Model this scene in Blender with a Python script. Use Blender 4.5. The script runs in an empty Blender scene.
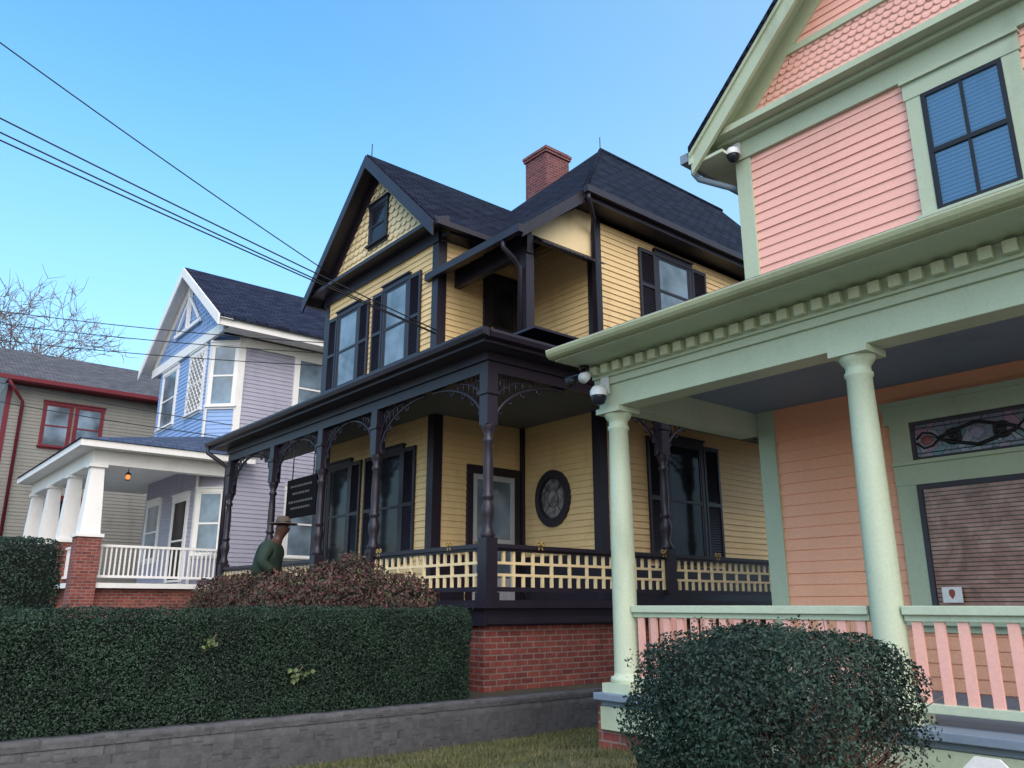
import bpy, bmesh, math, random
import numpy as np
from mathutils import Vector
random.seed(7); np.random.seed(7)
scn = bpy.context.scene
COL = scn.collection
BASE = {}

# ------------------------------------------------------------------ materials
def nodes(name):
    m = bpy.data.materials.new(name); m.use_nodes = True
    nt = m.node_tree; b = nt.nodes['Principled BSDF']
    return m, nt, b
def N(nt, t, **kw):
    n = nt.nodes.new(t)
    for k, v in kw.items():
        if k in n.inputs: n.inputs[k].default_value = v
        else: setattr(n, k, v)
    return n
def c4(c, k=1.0): return (min(1, c[0]*k), min(1, c[1]*k), min(1, c[2]*k), 1)
def paint(name, col, rough=.55, var=.10, scale=2.5, bump=.15, spec=.35, dirt=.25):
    m, nt, b = nodes(name); L = nt.links.new
    tc = N(nt, 'ShaderNodeTexCoord')
    n1 = N(nt, 'ShaderNodeTexNoise', Scale=scale, Detail=6.0, Roughness=.65)
    n2 = N(nt, 'ShaderNodeTexNoise', Scale=45.0, Detail=4.0)
    mp = N(nt, 'ShaderNodeMapping'); mp.inputs['Scale'].default_value = (1, 1, .35)
    L(tc.outputs['Object'], mp.inputs['Vector']); L(mp.outputs[0], n1.inputs['Vector']); L(tc.outputs['Object'], n2.inputs['Vector'])
    cr = N(nt, 'ShaderNodeValToRGB'); e = cr.color_ramp.elements
    e[0].position = .28; e[0].color = c4(col, 1-var-dirt*.5); e[1].position = .72; e[1].color = c4(col, 1+var)
    k = cr.color_ramp.elements.new(.45); k.color = c4(col, 1.0)
    L(n1.outputs['Fac'], cr.inputs['Fac'])
    mx = N(nt, 'ShaderNodeMixRGB', blend_type='MULTIPLY'); mx.inputs[0].default_value = .2
    L(cr.outputs[0], mx.inputs[1]); L(n2.outputs['Fac'], mx.inputs[2])
    L(mx.outputs[0], b.inputs['Base Color'])
    b.inputs['Roughness'].default_value = rough; b.inputs['Specular IOR Level'].default_value = spec
    bp = N(nt, 'ShaderNodeBump', Strength=bump, Distance=.01); L(n2.outputs['Fac'], bp.inputs['Height']); L(bp.outputs[0], b.inputs['Normal'])
    return m
def brickmat(name, c1, c2, mortar, bw=.21, rh=.075, ms=.009, rough=.85, bump=.6, var=.5, spec=.3, nscale=3.0, fine=.5):
    m, nt, b = nodes(name); L = nt.links.new
    uv = N(nt, 'ShaderNodeUVMap')
    br = N(nt, 'ShaderNodeTexBrick')
    br.inputs['Scale'].default_value = 1; br.inputs['Brick Width'].default_value = bw; br.inputs['Row Height'].default_value = rh
    br.inputs['Mortar Size'].default_value = ms; br.inputs['Mortar Smooth'].default_value = .2
    br.inputs['Color1'].default_value = c4(c1); br.inputs['Color2'].default_value = c4(c2); br.inputs['Mortar'].default_value = c4(mortar)
    L(uv.outputs[0], br.inputs['Vector'])
    n = N(nt, 'ShaderNodeTexNoise', Scale=nscale, Detail=9.0, Roughness=.72); L(uv.outputs[0], n.inputs['Vector'])
    mx = N(nt, 'ShaderNodeMixRGB', blend_type='MULTIPLY'); mx.inputs[0].default_value = var
    cr = N(nt, 'ShaderNodeValToRGB'); cr.color_ramp.elements[0].position = .3; cr.color_ramp.elements[0].color = (.35, .35, .38, 1); cr.color_ramp.elements[1].position = .65
    L(n.outputs['Fac'], cr.inputs[0]); L(br.outputs['Color'], mx.inputs[1]); L(cr.outputs[0], mx.inputs[2]); L(mx.outputs[0], b.inputs['Base Color'])
    bp = N(nt, 'ShaderNodeBump', Strength=bump, Distance=.012); bp.invert = True
    L(br.outputs['Fac'], bp.inputs['Height'])
    bp2 = N(nt, 'ShaderNodeBump', Strength=fine, Distance=.014); n3 = N(nt, 'ShaderNodeTexNoise', Scale=28.0, Detail=6.0); L(uv.outputs[0], n3.inputs['Vector']); L(n3.outputs['Fac'], bp2.inputs['Height']); L(bp.outputs[0], bp2.inputs['Normal']); L(bp2.outputs[0], b.inputs['Normal'])
    b.inputs['Roughness'].default_value = rough; b.inputs['Specular IOR Level'].default_value = spec
    return m
def glassmat(name, col, rough=.06, var=.6, scale=1.5, spec=.9):
    m, nt, b = nodes(name); L = nt.links.new
    tc = N(nt, 'ShaderNodeTexCoord'); n = N(nt, 'ShaderNodeTexNoise', Scale=scale, Detail=3.0); L(tc.outputs['Object'], n.inputs['Vector'])
    cr = N(nt, 'ShaderNodeValToRGB'); e = cr.color_ramp.elements
    e[0].position = .35; e[0].color = c4(col, 1-var); e[1].position = .7; e[1].color = c4(col, 1+var)
    L(n.outputs['Fac'], cr.inputs[0]); L(cr.outputs[0], b.inputs['Base Color'])
    b.inputs['Roughness'].default_value = rough; b.inputs['Specular IOR Level'].default_value = spec
    bp = N(nt, 'ShaderNodeBump', Strength=.08, Distance=.02); L(n.outputs['Fac'], bp.inputs['Height']); L(bp.outputs[0], b.inputs['Normal'])
    return m
def clearglass(name, ior):
    m, nt, b = nodes(name); L = nt.links.new
    tr = N(nt, 'ShaderNodeBsdfTransparent'); tr.inputs[0].default_value = (.96, .98, 1, 1)
    gl = N(nt, 'ShaderNodeBsdfGlossy'); gl.inputs['Roughness'].default_value = .03
    fr = N(nt, 'ShaderNodeFresnel', IOR=ior); mx = N(nt, 'ShaderNodeMixShader')
    L(fr.outputs[0], mx.inputs[0]); L(tr.outputs[0], mx.inputs[1]); L(gl.outputs[0], mx.inputs[2])
    L(mx.outputs[0], nt.nodes['Material Output'].inputs['Surface'])
    return m
def leafmat(name, cols, rough=.45, spec=.5, patch=.45):
    m, nt, b = nodes(name); L = nt.links.new
    g = N(nt, 'ShaderNodeNewGeometry'); cr = N(nt, 'ShaderNodeValToRGB')
    e = cr.color_ramp.elements; n = len(cols)
    e[0].color = c4(cols[0]); e[1].color = c4(cols[-1])
    for i in range(1, n-1):
        k = e.new(i/(n-1)); k.color = c4(cols[i])
    tc = N(nt, 'ShaderNodeTexCoord'); nz = N(nt, 'ShaderNodeTexNoise', Scale=2.6, Detail=3.0); L(tc.outputs['Object'], nz.inputs['Vector'])
    cr2 = N(nt, 'ShaderNodeValToRGB'); cr2.color_ramp.elements[0].position = .38; cr2.color_ramp.elements[0].color = (patch, patch, patch*1.08, 1); cr2.color_ramp.elements[1].position = .62; cr2.color_ramp.elements[1].color = (1, 1, 1, 1)
    mx = N(nt, 'ShaderNodeMixRGB', blend_type='MULTIPLY'); mx.inputs[0].default_value = .85
    L(nz.outputs['Fac'], cr2.inputs[0]); L(g.outputs['Random Per Island'], cr.inputs[0]); L(cr.outputs[0], mx.inputs[1]); L(cr2.outputs[0], mx.inputs[2])
    L(mx.outputs[0], b.inputs['Base Color']); b.inputs['Roughness'].default_value = rough; b.inputs['Specular IOR Level'].default_value = spec
    return m

M = {}
M['pink'] = paint('pink_paint', (.89, .47, .38), .5, .05, 1.5, dirt=.12)
M['pink_bounce'] = paint('pink_paint_warm_bounce', (.95, .46, .28), .5, .05, 1.5, dirt=.08)  # same pink paint with warm bounce light mixed into the colour
M['pink_slat'] = paint('pink_slat_paint', (.88, .48, .40), .5, .05, 1.5)
M['green'] = paint('sage_paint', (.45, .52, .37), .5, .07, 2, dirt=.25)
M['green_lt'] = paint('light_sage_paint', (.51, .59, .44), .45, .06, 2, dirt=.25)
M['olive'] = paint('olive_gutter_paint', (.35, .38, .23), .42, .08, 2, spec=.5)
M['dentil'] = paint('dentil_paint', (.56, .60, .42), .5, .06, 2)
M['bluegrey'] = paint('porch_ceiling_paint', (.20, .26, .33), .6, .06, 2)
M['yellow'] = paint('yellow_paint', (.75, .55, .275), .55, .08, 1.6, dirt=.25)
M['cream'] = paint('cream_paint', (.82, .66, .38), .55, .08, 2)
M['dark'] = paint('dark_aubergine_paint', (.018, .014, .024), .42, .2, 2, spec=.4)
M['dark_soft'] = paint('dark_soffit_paint', (.05, .047, .06), .6, .2, 2)
M['ceil_grey'] = paint('grey_green_ceiling_paint', (.16, .18, .17), .7, .08, 2)
M['white'] = paint('white_paint', (.80, .80, .78), .5, .04, 2, dirt=.15)
M['blue'] = paint('periwinkle_paint', (.25, .39, .66), .55, .06, 2)
M['lav'] = paint('lavender_grey_paint', (.36, .36, .45), .55, .06, 2)
M['greyolive'] = paint('grey_olive_paint', (.20, .20, .18), .6, .1, 2)
M['red'] = paint('maroon_trim_paint', (.13, .018, .028), .55, .1, 2, spec=.2)
M['screen'] = paint('grey_screen_paint', (.46, .48, .51), .5, .06, 2)
M['metal_white'] = paint('white_metal', (.72, .74, .76), .35, .04, 3)
M['black'] = paint('black_plastic', (.015, .015, .017), .4, .1, 3)
M['board'] = paint('matt_black_board', (.008, .008, .009), .95, .1, 3, spec=.05)
M['letter'] = paint('faded_lettering', (.10, .10, .105), .9, .1, 3, spec=.05)
M['gold'] = paint('gold_ribbon', (.30, .20, .06), .5, .15, 8)
M['brick'] = brickmat('red_brick', (.30, .08, .06), (.17, .045, .04), (.26, .20, .175), var=.75)
M['brick_dk'] = brickmat('dark_chimney_brick', (.20, .055, .055), (.12, .035, .04), (.20, .15, .15))
M['block'] = brickmat('concrete_block', (.098, .100, .108), (.086, .088, .095), (.064, .065, .07), bw=.93, rh=.30, ms=.008, var=.85, bump=.3, nscale=4.0, fine=.45)
M['roof_n'] = brickmat('navy_shingle', (.021, .028, .052), (.009, .012, .025), (.003, .004, .008), bw=.32, rh=.15, ms=.016, rough=1.0, var=.6, bump=.8, spec=.08)
M['roof_g'] = brickmat('grey_shingle', (.13, .135, .15), (.075, .08, .095), (.04, .04, .045), bw=.3, rh=.15, ms=.012, rough=.95, var=.5, spec=.1)
M['roof_b'] = brickmat('blue_shingle', (.07, .10, .17), (.05, .075, .13), (.03, .035, .05), bw=.3, rh=.15, ms=.008, rough=.9, var=.4, spec=.1)
M['roof_nb'] = brickmat('dark_blue_shingle', (.030, .040, .074), (.015, .020, .040), (.006, .008, .014), bw=.32, rh=.15, ms=.014, rough=1.0, var=.6, bump=.8, spec=.08)
M['glass'] = glassmat('window_glass_dark', (.014, .017, .023), .08, spec=.20)
M['glass_lt'] = glassmat('window_glass_pale', (.13, .18, .23), .10, .6, 1.2)
M['clear'] = clearglass('clear_window_glass', 1.7)
M['clear_low'] = clearglass('porch_window_glass', 1.42)
M['backing'] = paint('dark_room', (.03, .025, .025), .8)
M['blind_b'] = paint('blue_white_blind', (.36, .66, 1.0), .6, .05, 3)
def reflection_blind():
    m, nt, b = nodes('blind_painted_reflection'); L = nt.links.new  # warm slats; noise paints brown and red window reflections into their colour
    tc = N(nt, 'ShaderNodeTexCoord'); n = N(nt, 'ShaderNodeTexNoise', Scale=3.5, Detail=12.0, Roughness=.7, Distortion=.8); L(tc.outputs['Object'], n.inputs['Vector'])
    cr = N(nt, 'ShaderNodeValToRGB'); e = cr.color_ramp.elements
    e[0].position = .33; e[0].color = (.26, .12, .085, 1); e[1].position = .72; e[1].color = (.80, .56, .47, 1)
    k = e.new(.46); k.color = (.50, .24, .17, 1); k = e.new(.58); k.color = (.66, .37, .28, 1)
    L(n.outputs['Fac'], cr.inputs[0]); L(cr.outputs[0], b.inputs['Base Color']); b.inputs['Roughness'].default_value = .5
    return m
M['blind_refl'] = reflection_blind()
M['wire'] = paint('black_cable', (.012, .012, .015), .6)
M['bark'] = paint('greyish_brown_bark', (.22, .155, .14), .9, .25, 6, bump=.6, spec=.1)
M['twig'] = paint('brown_twig', (.17, .11, .085), .9, .25, 8, spec=.1)
M['core'] = paint('shadowed_foliage', (.006, .011, .009), .95, .4, 6)  # near-black solid cores: shade inside the foliage put into the colour
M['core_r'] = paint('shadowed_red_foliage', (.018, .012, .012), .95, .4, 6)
M['hedge'] = leafmat('hedge_leaf', [(.010, .026, .018), (.014, .036, .022), (.020, .048, .029), (.030, .066, .038)], .55, .3, .55)
M['box'] = leafmat('boxwood_leaf', [(.010, .025, .018), (.015, .037, .026), (.021, .048, .034), (.04, .078, .052)], .55, .3, .45)
M['azalea'] = leafmat('reddish_leaf', [(.09, .030, .038), (.12, .045, .045), (.040, .060, .028), (.10, .05, .05), (.045, .070, .032), (.15, .07, .06)], .6, .25, .6)
M['ivy'] = leafmat('ivy_leaf', [(.05, .085, .022), (.08, .115, .035)], .45, .4)
M['grass'] = leafmat('grass_blade', [(.05, .075, .024), (.10, .11, .04), (.19, .165, .085), (.06, .09, .028)], .75, .15, .6)
M['skin'] = paint('dark_skin', (.075, .036, .025), .5, .05, 8)
M['jacket'] = paint('green_jacket_cloth', (.016, .034, .024), .85, .2, 6)
M['trouser'] = paint('grey_green_trouser_cloth', (.045, .055, .045), .85, .1, 6)
M['hat'] = paint('dark_tan_felt', (.075, .058, .045), .85, .1, 6)
def ground_mat(name, a, b_, sc=1.2):
    m, nt, b = nodes(name); L = nt.links.new
    tc = N(nt, 'ShaderNodeTexCoord'); n1 = N(nt, 'ShaderNodeTexNoise', Scale=sc, Detail=10.0, Roughness=.75); L(tc.outputs['Object'], n1.inputs['Vector'])
    n2 = N(nt, 'ShaderNodeTexNoise', Scale=60.0, Detail=5.0); L(tc.outputs['Object'], n2.inputs['Vector'])
    cr = N(nt, 'ShaderNodeValToRGB'); cr.color_ramp.elements[0].position = .35; cr.color_ramp.elements[0].color = c4(a); cr.color_ramp.elements[1].position = .65; cr.color_ramp.elements[1].color = c4(b_)
    L(n1.outputs['Fac'], cr.inputs[0]); L(cr.outputs[0], b.inputs['Base Color']); b.inputs['Roughness'].default_value = .95
    bp = N(nt, 'ShaderNodeBump', Strength=.8, Distance=.04); L(n2.outputs['Fac'], bp.inputs['Height']); L(bp.outputs[0], b.inputs['Normal'])
    return m
M['lawn'] = ground_mat('lawn_soil_grass', (.05, .065, .025), (.15, .13, .07))
M['earth'] = ground_mat('far_ground', (.10, .10, .065), (.16, .14, .10), .3)
M['yard'] = ground_mat('yard_mulch', (.04, .032, .022), (.07, .065, .035))
M['pave'] = ground_mat('pale_concrete', (.38, .36, .33), (.46, .44, .40), .8)
M['asphalt'] = ground_mat('worn_asphalt', (.10, .10, .10), (.15, .145, .14), .5)
def stained():
    m, nt, b = nodes('stained_glass'); L = nt.links.new
    uv = N(nt, 'ShaderNodeUVMap')
    v = N(nt, 'ShaderNodeTexVoronoi', Scale=9.0); v2 = N(nt, 'ShaderNodeTexVoronoi', Scale=9.0); v2.feature = 'DISTANCE_TO_EDGE'
    L(uv.outputs[0], v.inputs['Vector']); L(uv.outputs[0], v2.inputs['Vector'])
    cr = N(nt, 'ShaderNodeValToRGB'); cr.color_ramp.interpolation = 'CONSTANT'; e = cr.color_ramp.elements
    e[0].color = (.18, .20, .26, 1); e[1].position = .85; e[1].color = (.40, .17, .16, 1)
    for p, c in ((.35, (.28, .28, .34, 1)), (.55, (.30, .19, .28, 1)), (.7, (.12, .22, .24, 1))):
        k = e.new(p); k.color = c
    L(v.outputs['Color'], cr.inputs[0])
    gt = N(nt, 'ShaderNodeMath', operation='GREATER_THAN'); gt.inputs[1].default_value = .018; L(v2.outputs['Distance'], gt.inputs[0])
    mx = N(nt, 'ShaderNodeMixRGB'); mx.inputs[1].default_value = (.03, .03, .04, 1); L(gt.outputs[0], mx.inputs[0]); L(cr.outputs[0], mx.inputs[2]); L(mx.outputs[0], b.inputs['Base Color'])
    b.inputs['Roughness'].default_value = .15
    return m
M['stained'] = stained()
def emis(name, col, s):
    m, nt, b = nodes(name); b.inputs['Base Color'].default_value = c4(col); b.inputs['Emission Color'].default_value = c4(col); b.inputs['Emission Strength'].default_value = s
    return m
M['bulb'] = emis('lit_bulb', (1, .30, .07), 1.3)
M['lead'] = paint('lead_black', (.012, .012, .014), .4)
M['lead_red'] = paint('dull_red_glass', (.26, .07, .07), .25)
M['emblem'] = paint('reddish_brown_emblem', (.30, .07, .04), .5)
M['lead_blue'] = paint('pale_violet_glass', (.28, .25, .38), .2)

# ------------------------------------------------------------------ objects
def tag(o, label=None, cat=None, group=None, kind=None):
    if label: o['label'] = label
    if cat: o['category'] = cat
    if group: o['group'] = group
    if kind: o['kind'] = kind
    return o
def thing(name, label, cat, loc, group=None, rz=0):
    o = bpy.data.objects.new(name, None); COL.objects.link(o); o.location = loc; o.rotation_euler[2] = rz; o.empty_display_size = .2
    tag(o, label, cat, group); BASE[o.name] = Vector(loc) if rz == 0 else Vector((0, 0, 0))
    return o
class MB:
    def __init__(s): s.v = []; s.f = []; s.sm = []
    def add(s, vs, fs, smooth=False):
        o = len(s.v); s.v += [tuple(p) for p in vs]
        for f in fs: s.f.append(tuple(o+i for i in f)); s.sm.append(smooth)
        return s
    def hexa(s, p): return s.add(p, [(0, 3, 2, 1), (4, 5, 6, 7), (0, 1, 5, 4), (1, 2, 6, 5), (2, 3, 7, 6), (3, 0, 4, 7)])
    def box(s, x0, x1, y0, y1, z0, z1):
        return s.hexa([(x0, y0, z0), (x1, y0, z0), (x1, y1, z0), (x0, y1, z0), (x0, y0, z1), (x1, y0, z1), (x1, y1, z1), (x0, y1, z1)])
    def poly(s, pts): return s.add(pts, [tuple(range(len(pts)))])
    def prism(s, pts, vec):
        n = len(pts); v = Vector(vec); a = [Vector(p) for p in pts]; b = [p+v for p in a]
        fs = [tuple(range(n))[::-1], tuple(range(n, 2*n))]+[(i, (i+1) % n, n+(i+1) % n, n+i) for i in range(n)]
        return s.add(a+b, fs)
    def bar(s, p, q, w, h, up=(0, 0, 1)):
        p = Vector(p); q = Vector(q); d = (q-p).normalized(); up = Vector(up)
        if abs(d.dot(up)) > .98: up = Vector((0, 1, 0))
        a = d.cross(up).normalized()*w/2; b = a.cross(d).normalized()*h/2
        return s.hexa([p-a-b, p+a-b, p+a+b, p-a+b, q-a-b, q+a-b, q+a+b, q-a+b])
    def tube(s, pts, r, n=6, smooth=True, caps=True):
        pts = [Vector(p) for p in pts]; m = len(pts)
        rr = r if isinstance(r, (list, tuple)) else [r]*m
        rings = []; ref = None
        for i, p in enumerate(pts):
            d = (pts[min(i+1, m-1)]-pts[max(i-1, 0)]).normalized()
            if ref is None:
                ref = Vector((0, 0, 1)) if abs(d.z) < .9 else Vector((1, 0, 0))
            a = d.cross(ref).normalized(); b = a.cross(d).normalized(); ref = b
            rings.append([p+(a*math.cos(t)+b*math.sin(t))*rr[i] for t in [2*math.pi*k/n for k in range(n)]])
        vs = [q for g in rings for q in g]; fs = []
        for i in range(m-1):
            for k in range(n): fs.append((i*n+k, i*n+(k+1) % n, (i+1)*n+(k+1) % n, (i+1)*n+k))
        if caps: fs.append(tuple(range(n))); fs.append(tuple(range((m-1)*n, m*n)))
        return s.add(vs, fs, smooth)
    def lathe(s, c, prof, n=16, smooth=True):
        x, y = c; vs = []; fs = []
        for r, z in prof:
            for k in range(n): t = 2*math.pi*(k+.5)/n; vs.append((x+r*math.cos(t), y+r*math.sin(t), z))
        for i in range(len(prof)-1):
            for k in range(n): fs.append((i*n+k, i*n+(k+1) % n, (i+1)*n+(k+1) % n, (i+1)*n+k))
        s.add(vs, fs, smooth); m = len(prof)
        s.add(vs[:n], [tuple(range(n))]); s.add(vs[(m-1)*n:], [tuple(range(n))])
        return s
    def ellipsoid(s, c, r, nu=16, nv=10, lump=0):
        vs = []; fs = []
        for j in range(nv+1):
            ph = math.pi*j/nv
            for i in range(nu):
                t = 2*math.pi*i/nu; k = 1+lump*random.uniform(-1, 1)
                vs.append((c[0]+r[0]*k*math.sin(ph)*math.cos(t), c[1]+r[1]*k*math.sin(ph)*math.sin(t), c[2]+r[2]*k*math.cos(ph)))
        for j in range(nv):
            for i in range(nu): fs.append((j*nu+i, j*nu+(i+1) % nu, (j+1)*nu+(i+1) % nu, (j+1)*nu+i))
        return s.add(vs, fs, True)
    def build(s, name, mat, parent=None, loc=None, label=None, cat=None, group=None, kind=None, bevel=0, recalc=True):
        base = BASE[parent.name] if parent else Vector(loc or (0, 0, 0))
        me = bpy.data.meshes.new(name); me.from_pydata([tuple(Vector(p)-base) for p in s.v], [], s.f)
        me.polygons.foreach_set('use_smooth', s.sm)
        if recalc:
            bm = bmesh.new(); bm.from_mesh(me); bmesh.ops.recalc_face_normals(bm, faces=bm.faces[:]); bm.to_mesh(me); bm.free()
        uvl = me.uv_layers.new(name='UVMap')
        for p in me.polygons:
            n = p.normal
            if abs(n.z) > .97: u = Vector((1, 0, 0)); v = Vector((0, 1, 0))
            else: u = Vector((0, 0, 1)).cross(n).normalized(); v = n.cross(u)
            for li in p.loop_indices:
                co = me.vertices[me.loops[li].vertex_index].co+base
                uvl.data[li].uv = (co.dot(u), co.dot(v))
        me.materials.append(mat)
        o = bpy.data.objects.new(name, me); COL.objects.link(o)
        if parent: o.parent = parent
        else: o.location = base
        BASE[o.name] = base
        if bevel:
            b = o.modifiers.new('Bevel', 'BEVEL'); b.width = bevel; b.segments = 2; b.limit_method = 'ANGLE'
        return tag(o, label, cat, group, kind)

class Wall:
    def __init__(s, P, U, Nn): s.P = P; s.U = U; s.N = Nn
    def pt(s, u, z, o): return (s.P[0]+s.U[0]*u+s.N[0]*o, s.P[1]+s.U[1]*u+s.N[1]*o, z)
    def box(s, mb, u0, u1, z0, z1, o0, o1):
        p = s.pt
        return mb.hexa([p(u0, z0, o0), p(u1, z0, o0), p(u1, z0, o1), p(u0, z0, o1), p(u0, z1, o0), p(u1, z1, o0), p(u1, z1, o1), p(u0, z1, o1)])
def WY(y): return Wall((0, y), (1, 0), (0, -1))      # faces the street, u = x
def WX(x): return Wall((x, 0), (0, 1), (1, 0))       # faces along the street, u = y
def fn(v): return v if callable(v) else (lambda z: v)
def siding(mb, W, z0, z1, L, R, e=.115, lip=.018):
    L = fn(L); R = fn(R); z = z0
    while z < z1-.004:
        t = min(z+e, z1)
        if R(z)-L(z) > .02:
            a = (L(z), R(z)); b = (L(t), max(L(t), R(t)))
            j = random.uniform(-.0025, .0025)
            mb.poly([W.pt(a[0], z, lip+j), W.pt(a[1], z, lip+j), W.pt(b[1], t, .003), W.pt(b[0], t, .003)])
            mb.poly([W.pt(a[0], z, .003), W.pt(a[1], z, .003), W.pt(a[1], z, lip+j), W.pt(a[0], z, lip+j)])
        z = t
def scallops(mb, W, z0, z1, L, R, w=.13, h=.11, o=.022):
    L = fn(L); R = fn(R); z = z0; row = 0
    while z < z1:
        u = L(z)+(.5*w if row % 2 else 0)
        while u < R(z):
            zt = min(z+h*1.35, z1+.02); j = random.uniform(-.003, .003)
            pts = [W.pt(u-w*.48, zt, .004)]
            for k in range(7):
                t = math.pi*k/6
                pts.append(W.pt(u-w*.48*math.cos(t), z+h*.45-h*.5*math.sin(t)+j, o+j))
            pts.append(W.pt(u+w*.48, zt, .004))
            mb.poly(pts); u += w
        z += h; row += 1
def chevron(mb, xc, half, ze, zr, d0, d1, y0, y1, trim=0.0):
    s = (zr-ze)/half; h = half-trim; e = ze+s*trim
    mb.prism([(xc-h, y0, e-d0), (xc, y0, zr-d0), (xc+h, y0, e-d0), (xc+h, y0, e-d1), (xc, y0, zr-d1), (xc-h, y0, e-d1)], (0, y1-y0, 0))
def window(W, house, u0, u1, z0, z1, trim, sash, pane, tw=.11, shutters=0, shm=None, cols=1, sill=True, blind=None, mid=True, rows=2, name='window', head=.03, lattice=False, label=None, pitch=.044, slat=.037):
    mb = MB()
    W.box(mb, u0-tw, u0, z0, z1, .002, .055); W.box(mb, u1, u1+tw, z0, z1, .002, .055)
    W.box(mb, u0-tw-head*.5, u1+tw+head*.5, z1, z1+tw+head, .002, .065); W.box(mb, u0-tw-head, u1+tw+head, z1+tw+head, z1+tw+head+.035, .002, .10)
    W.box(mb, u0-tw, u1+tw, z0-.09, z0-.03, .002, .05)
    w = mb.build(name, trim, house, label=label)
    if sill:
        m = MB(); W.box(m, u0-tw-.04, u1+tw+.04, z0-.03, z0+.012, .003, .11); m.build('sill', trim, w)
    lo, hi, po = (.040, .062, .05) if blind else (.024, .048, .034)
    m = MB(); b = .045
    W.box(m, u0, u0+b, z0+.012, z1, lo-.015, hi); W.box(m, u1-b, u1, z0+.012, z1, lo-.015, hi)
    W.box(m, u0+b, u1-b, z0+.012, z0+.012+b*1.3, lo-.015, hi); W.box(m, u0+b, u1-b, z1-b, z1, lo-.015, hi)
    if mid:
        for r in range(1, rows):
            zz = z0+(z1-z0)*r/rows; W.box(m, u0+b, u1-b, zz-.025, zz+.025, lo-.012, hi+.004)
    for c in range(1, cols):
        uu = u0+(u1-u0)*c/cols; W.box(m, uu-.014, uu+.014, z0+.012+b*1.3, z1-b, lo-.010, hi-.004)
    m.build('sash', sash, w)
    if lattice:
        m = MB(); st = .16; wd = u1-u0; hh = z1-z0; k = -hh
        while k < wd:
            for sg in (1, -1):
                a0 = max(0, -k); a1 = min(hh, wd-k)
                if a1-a0 > .05:
                    f = (lambda t: u0+k+t) if sg > 0 else (lambda t: u1-k-t)
                    m.bar(W.pt(f(a0), z0+a0, .06), W.pt(f(a1), z0+a1, .06), .03, .02)
            k += st*1.6
        m.build('lattice', trim, w)
    m = MB(); m.poly([W.pt(u0, z0, po), W.pt(u1, z0, po), W.pt(u1, z1, po), W.pt(u0, z1, po)]); m.build('pane', pane, w)
    if blind:
        m = MB(); m.poly([W.pt(u0, z0, .0235), W.pt(u1, z0, .0235), W.pt(u1, z1, .0235), W.pt(u0, z1, .0235)]); m.build('room_backing', M['backing'], w)
        m = MB(); z = z0+.03
        while z < z1-.02:
            m.poly([W.pt(u0+.01, z, .026), W.pt(u1-.01, z, .026), W.pt(u1-.01, z+slat, .031), W.pt(u0+.01, z+slat, .031)]); z += pitch
        m.build('blind', blind, w)
    if shutters:
        for a, c in ((u0-tw-shutters, u0-tw-.005), (u1+tw+.005, u1+tw+shutters)):
            m = MB(); f = .055
            W.box(m, a, a+f, z0-.02, z1+.05, .022, .065); W.box(m, c-f, c, z0-.02, z1+.05, .022, .065)
            zm = (z0+z1)/2
            for q0, q1 in ((z0-.02, z0+.06), (zm-.035, zm+.035), (z1-.03, z1+.05)): W.box(m, a+f, c-f, q0, q1, .023, .064)
            z = z0+.06
            while z < z1-.05:
                if not (zm-.06 < z < zm+.035): m.poly([W.pt(a+f, z, .055), W.pt(c-f, z, .055), W.pt(c-f, z+.045, .030), W.pt(a+f, z+.045, .030)])
                z += .048
            m.poly([W.pt(a+f, z0, .026), W.pt(c-f, z0, .026), W.pt(c-f, z1, .026), W.pt(a+f, z1, .026)])
            m.build('shutter', shm, w)
    return w
def lump(P, s=1.0):
    r = np.zeros(len(P))
    for i, (k, a) in enumerate((((3.1, 2.3, 4.2), .4), ((-2.2, 5.1, 3.3), .3), ((6.3, -4.7, 5.2), .2), ((9.1, 8.3, -7.7), .15), ((-14, 11, 13), .1))):
        r += a*np.sin(P @ (np.array(k)*s)+i*1.7)
    return r
def leaves(name, C, Nr, size, mat, parent, asp=.55, tilt=.7):
    n = len(C); rng = np.random
    nr = Nr+rng.normal(0, tilt, (n, 3)); nr /= np.linalg.norm(nr, axis=1)[:, None]
    t = np.cross(nr, rng.normal(0, 1, (n, 3))); t /= np.linalg.norm(t, axis=1)[:, None]
    b = np.cross(nr, t); s = (size*rng.uniform(.65, 1.35, n))[:, None]
    V = np.stack([C-t*s*.5, C+b*s*asp*.5+nr*s*.12, C+t*s*.5, C-b*s*asp*.5+nr*s*.12], 1).reshape(-1, 3)
    V = V-np.array(BASE[parent.name])
    me = bpy.data.meshes.new(name); me.from_pydata(V.tolist(), [], [(4*i, 4*i+1, 4*i+2, 4*i+3) for i in range(n)])
    me.materials.append(mat); o = bpy.data.objects.new(name, me); COL.objects.link(o); o.parent = parent; BASE[o.name] = BASE[parent.name]
    return o
def ell_leaves(c, r, n, depth=.18, lumpa=.10, zmin=-1.0, ls=1.0, sq=2.0):
    d = np.random.normal(0, 1, (n*2, 3)); d /= ((np.abs(d)**sq).sum(1)**(1/sq))[:, None]; d = d[d[:, 2] > zmin][:n]
    k = 1+lumpa*lump(d*np.array(r)*1.5+np.array(c), ls)-depth*np.random.rand(len(d))**1.6
    return np.array(c)+d*np.array(r)*k[:, None], d

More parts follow.
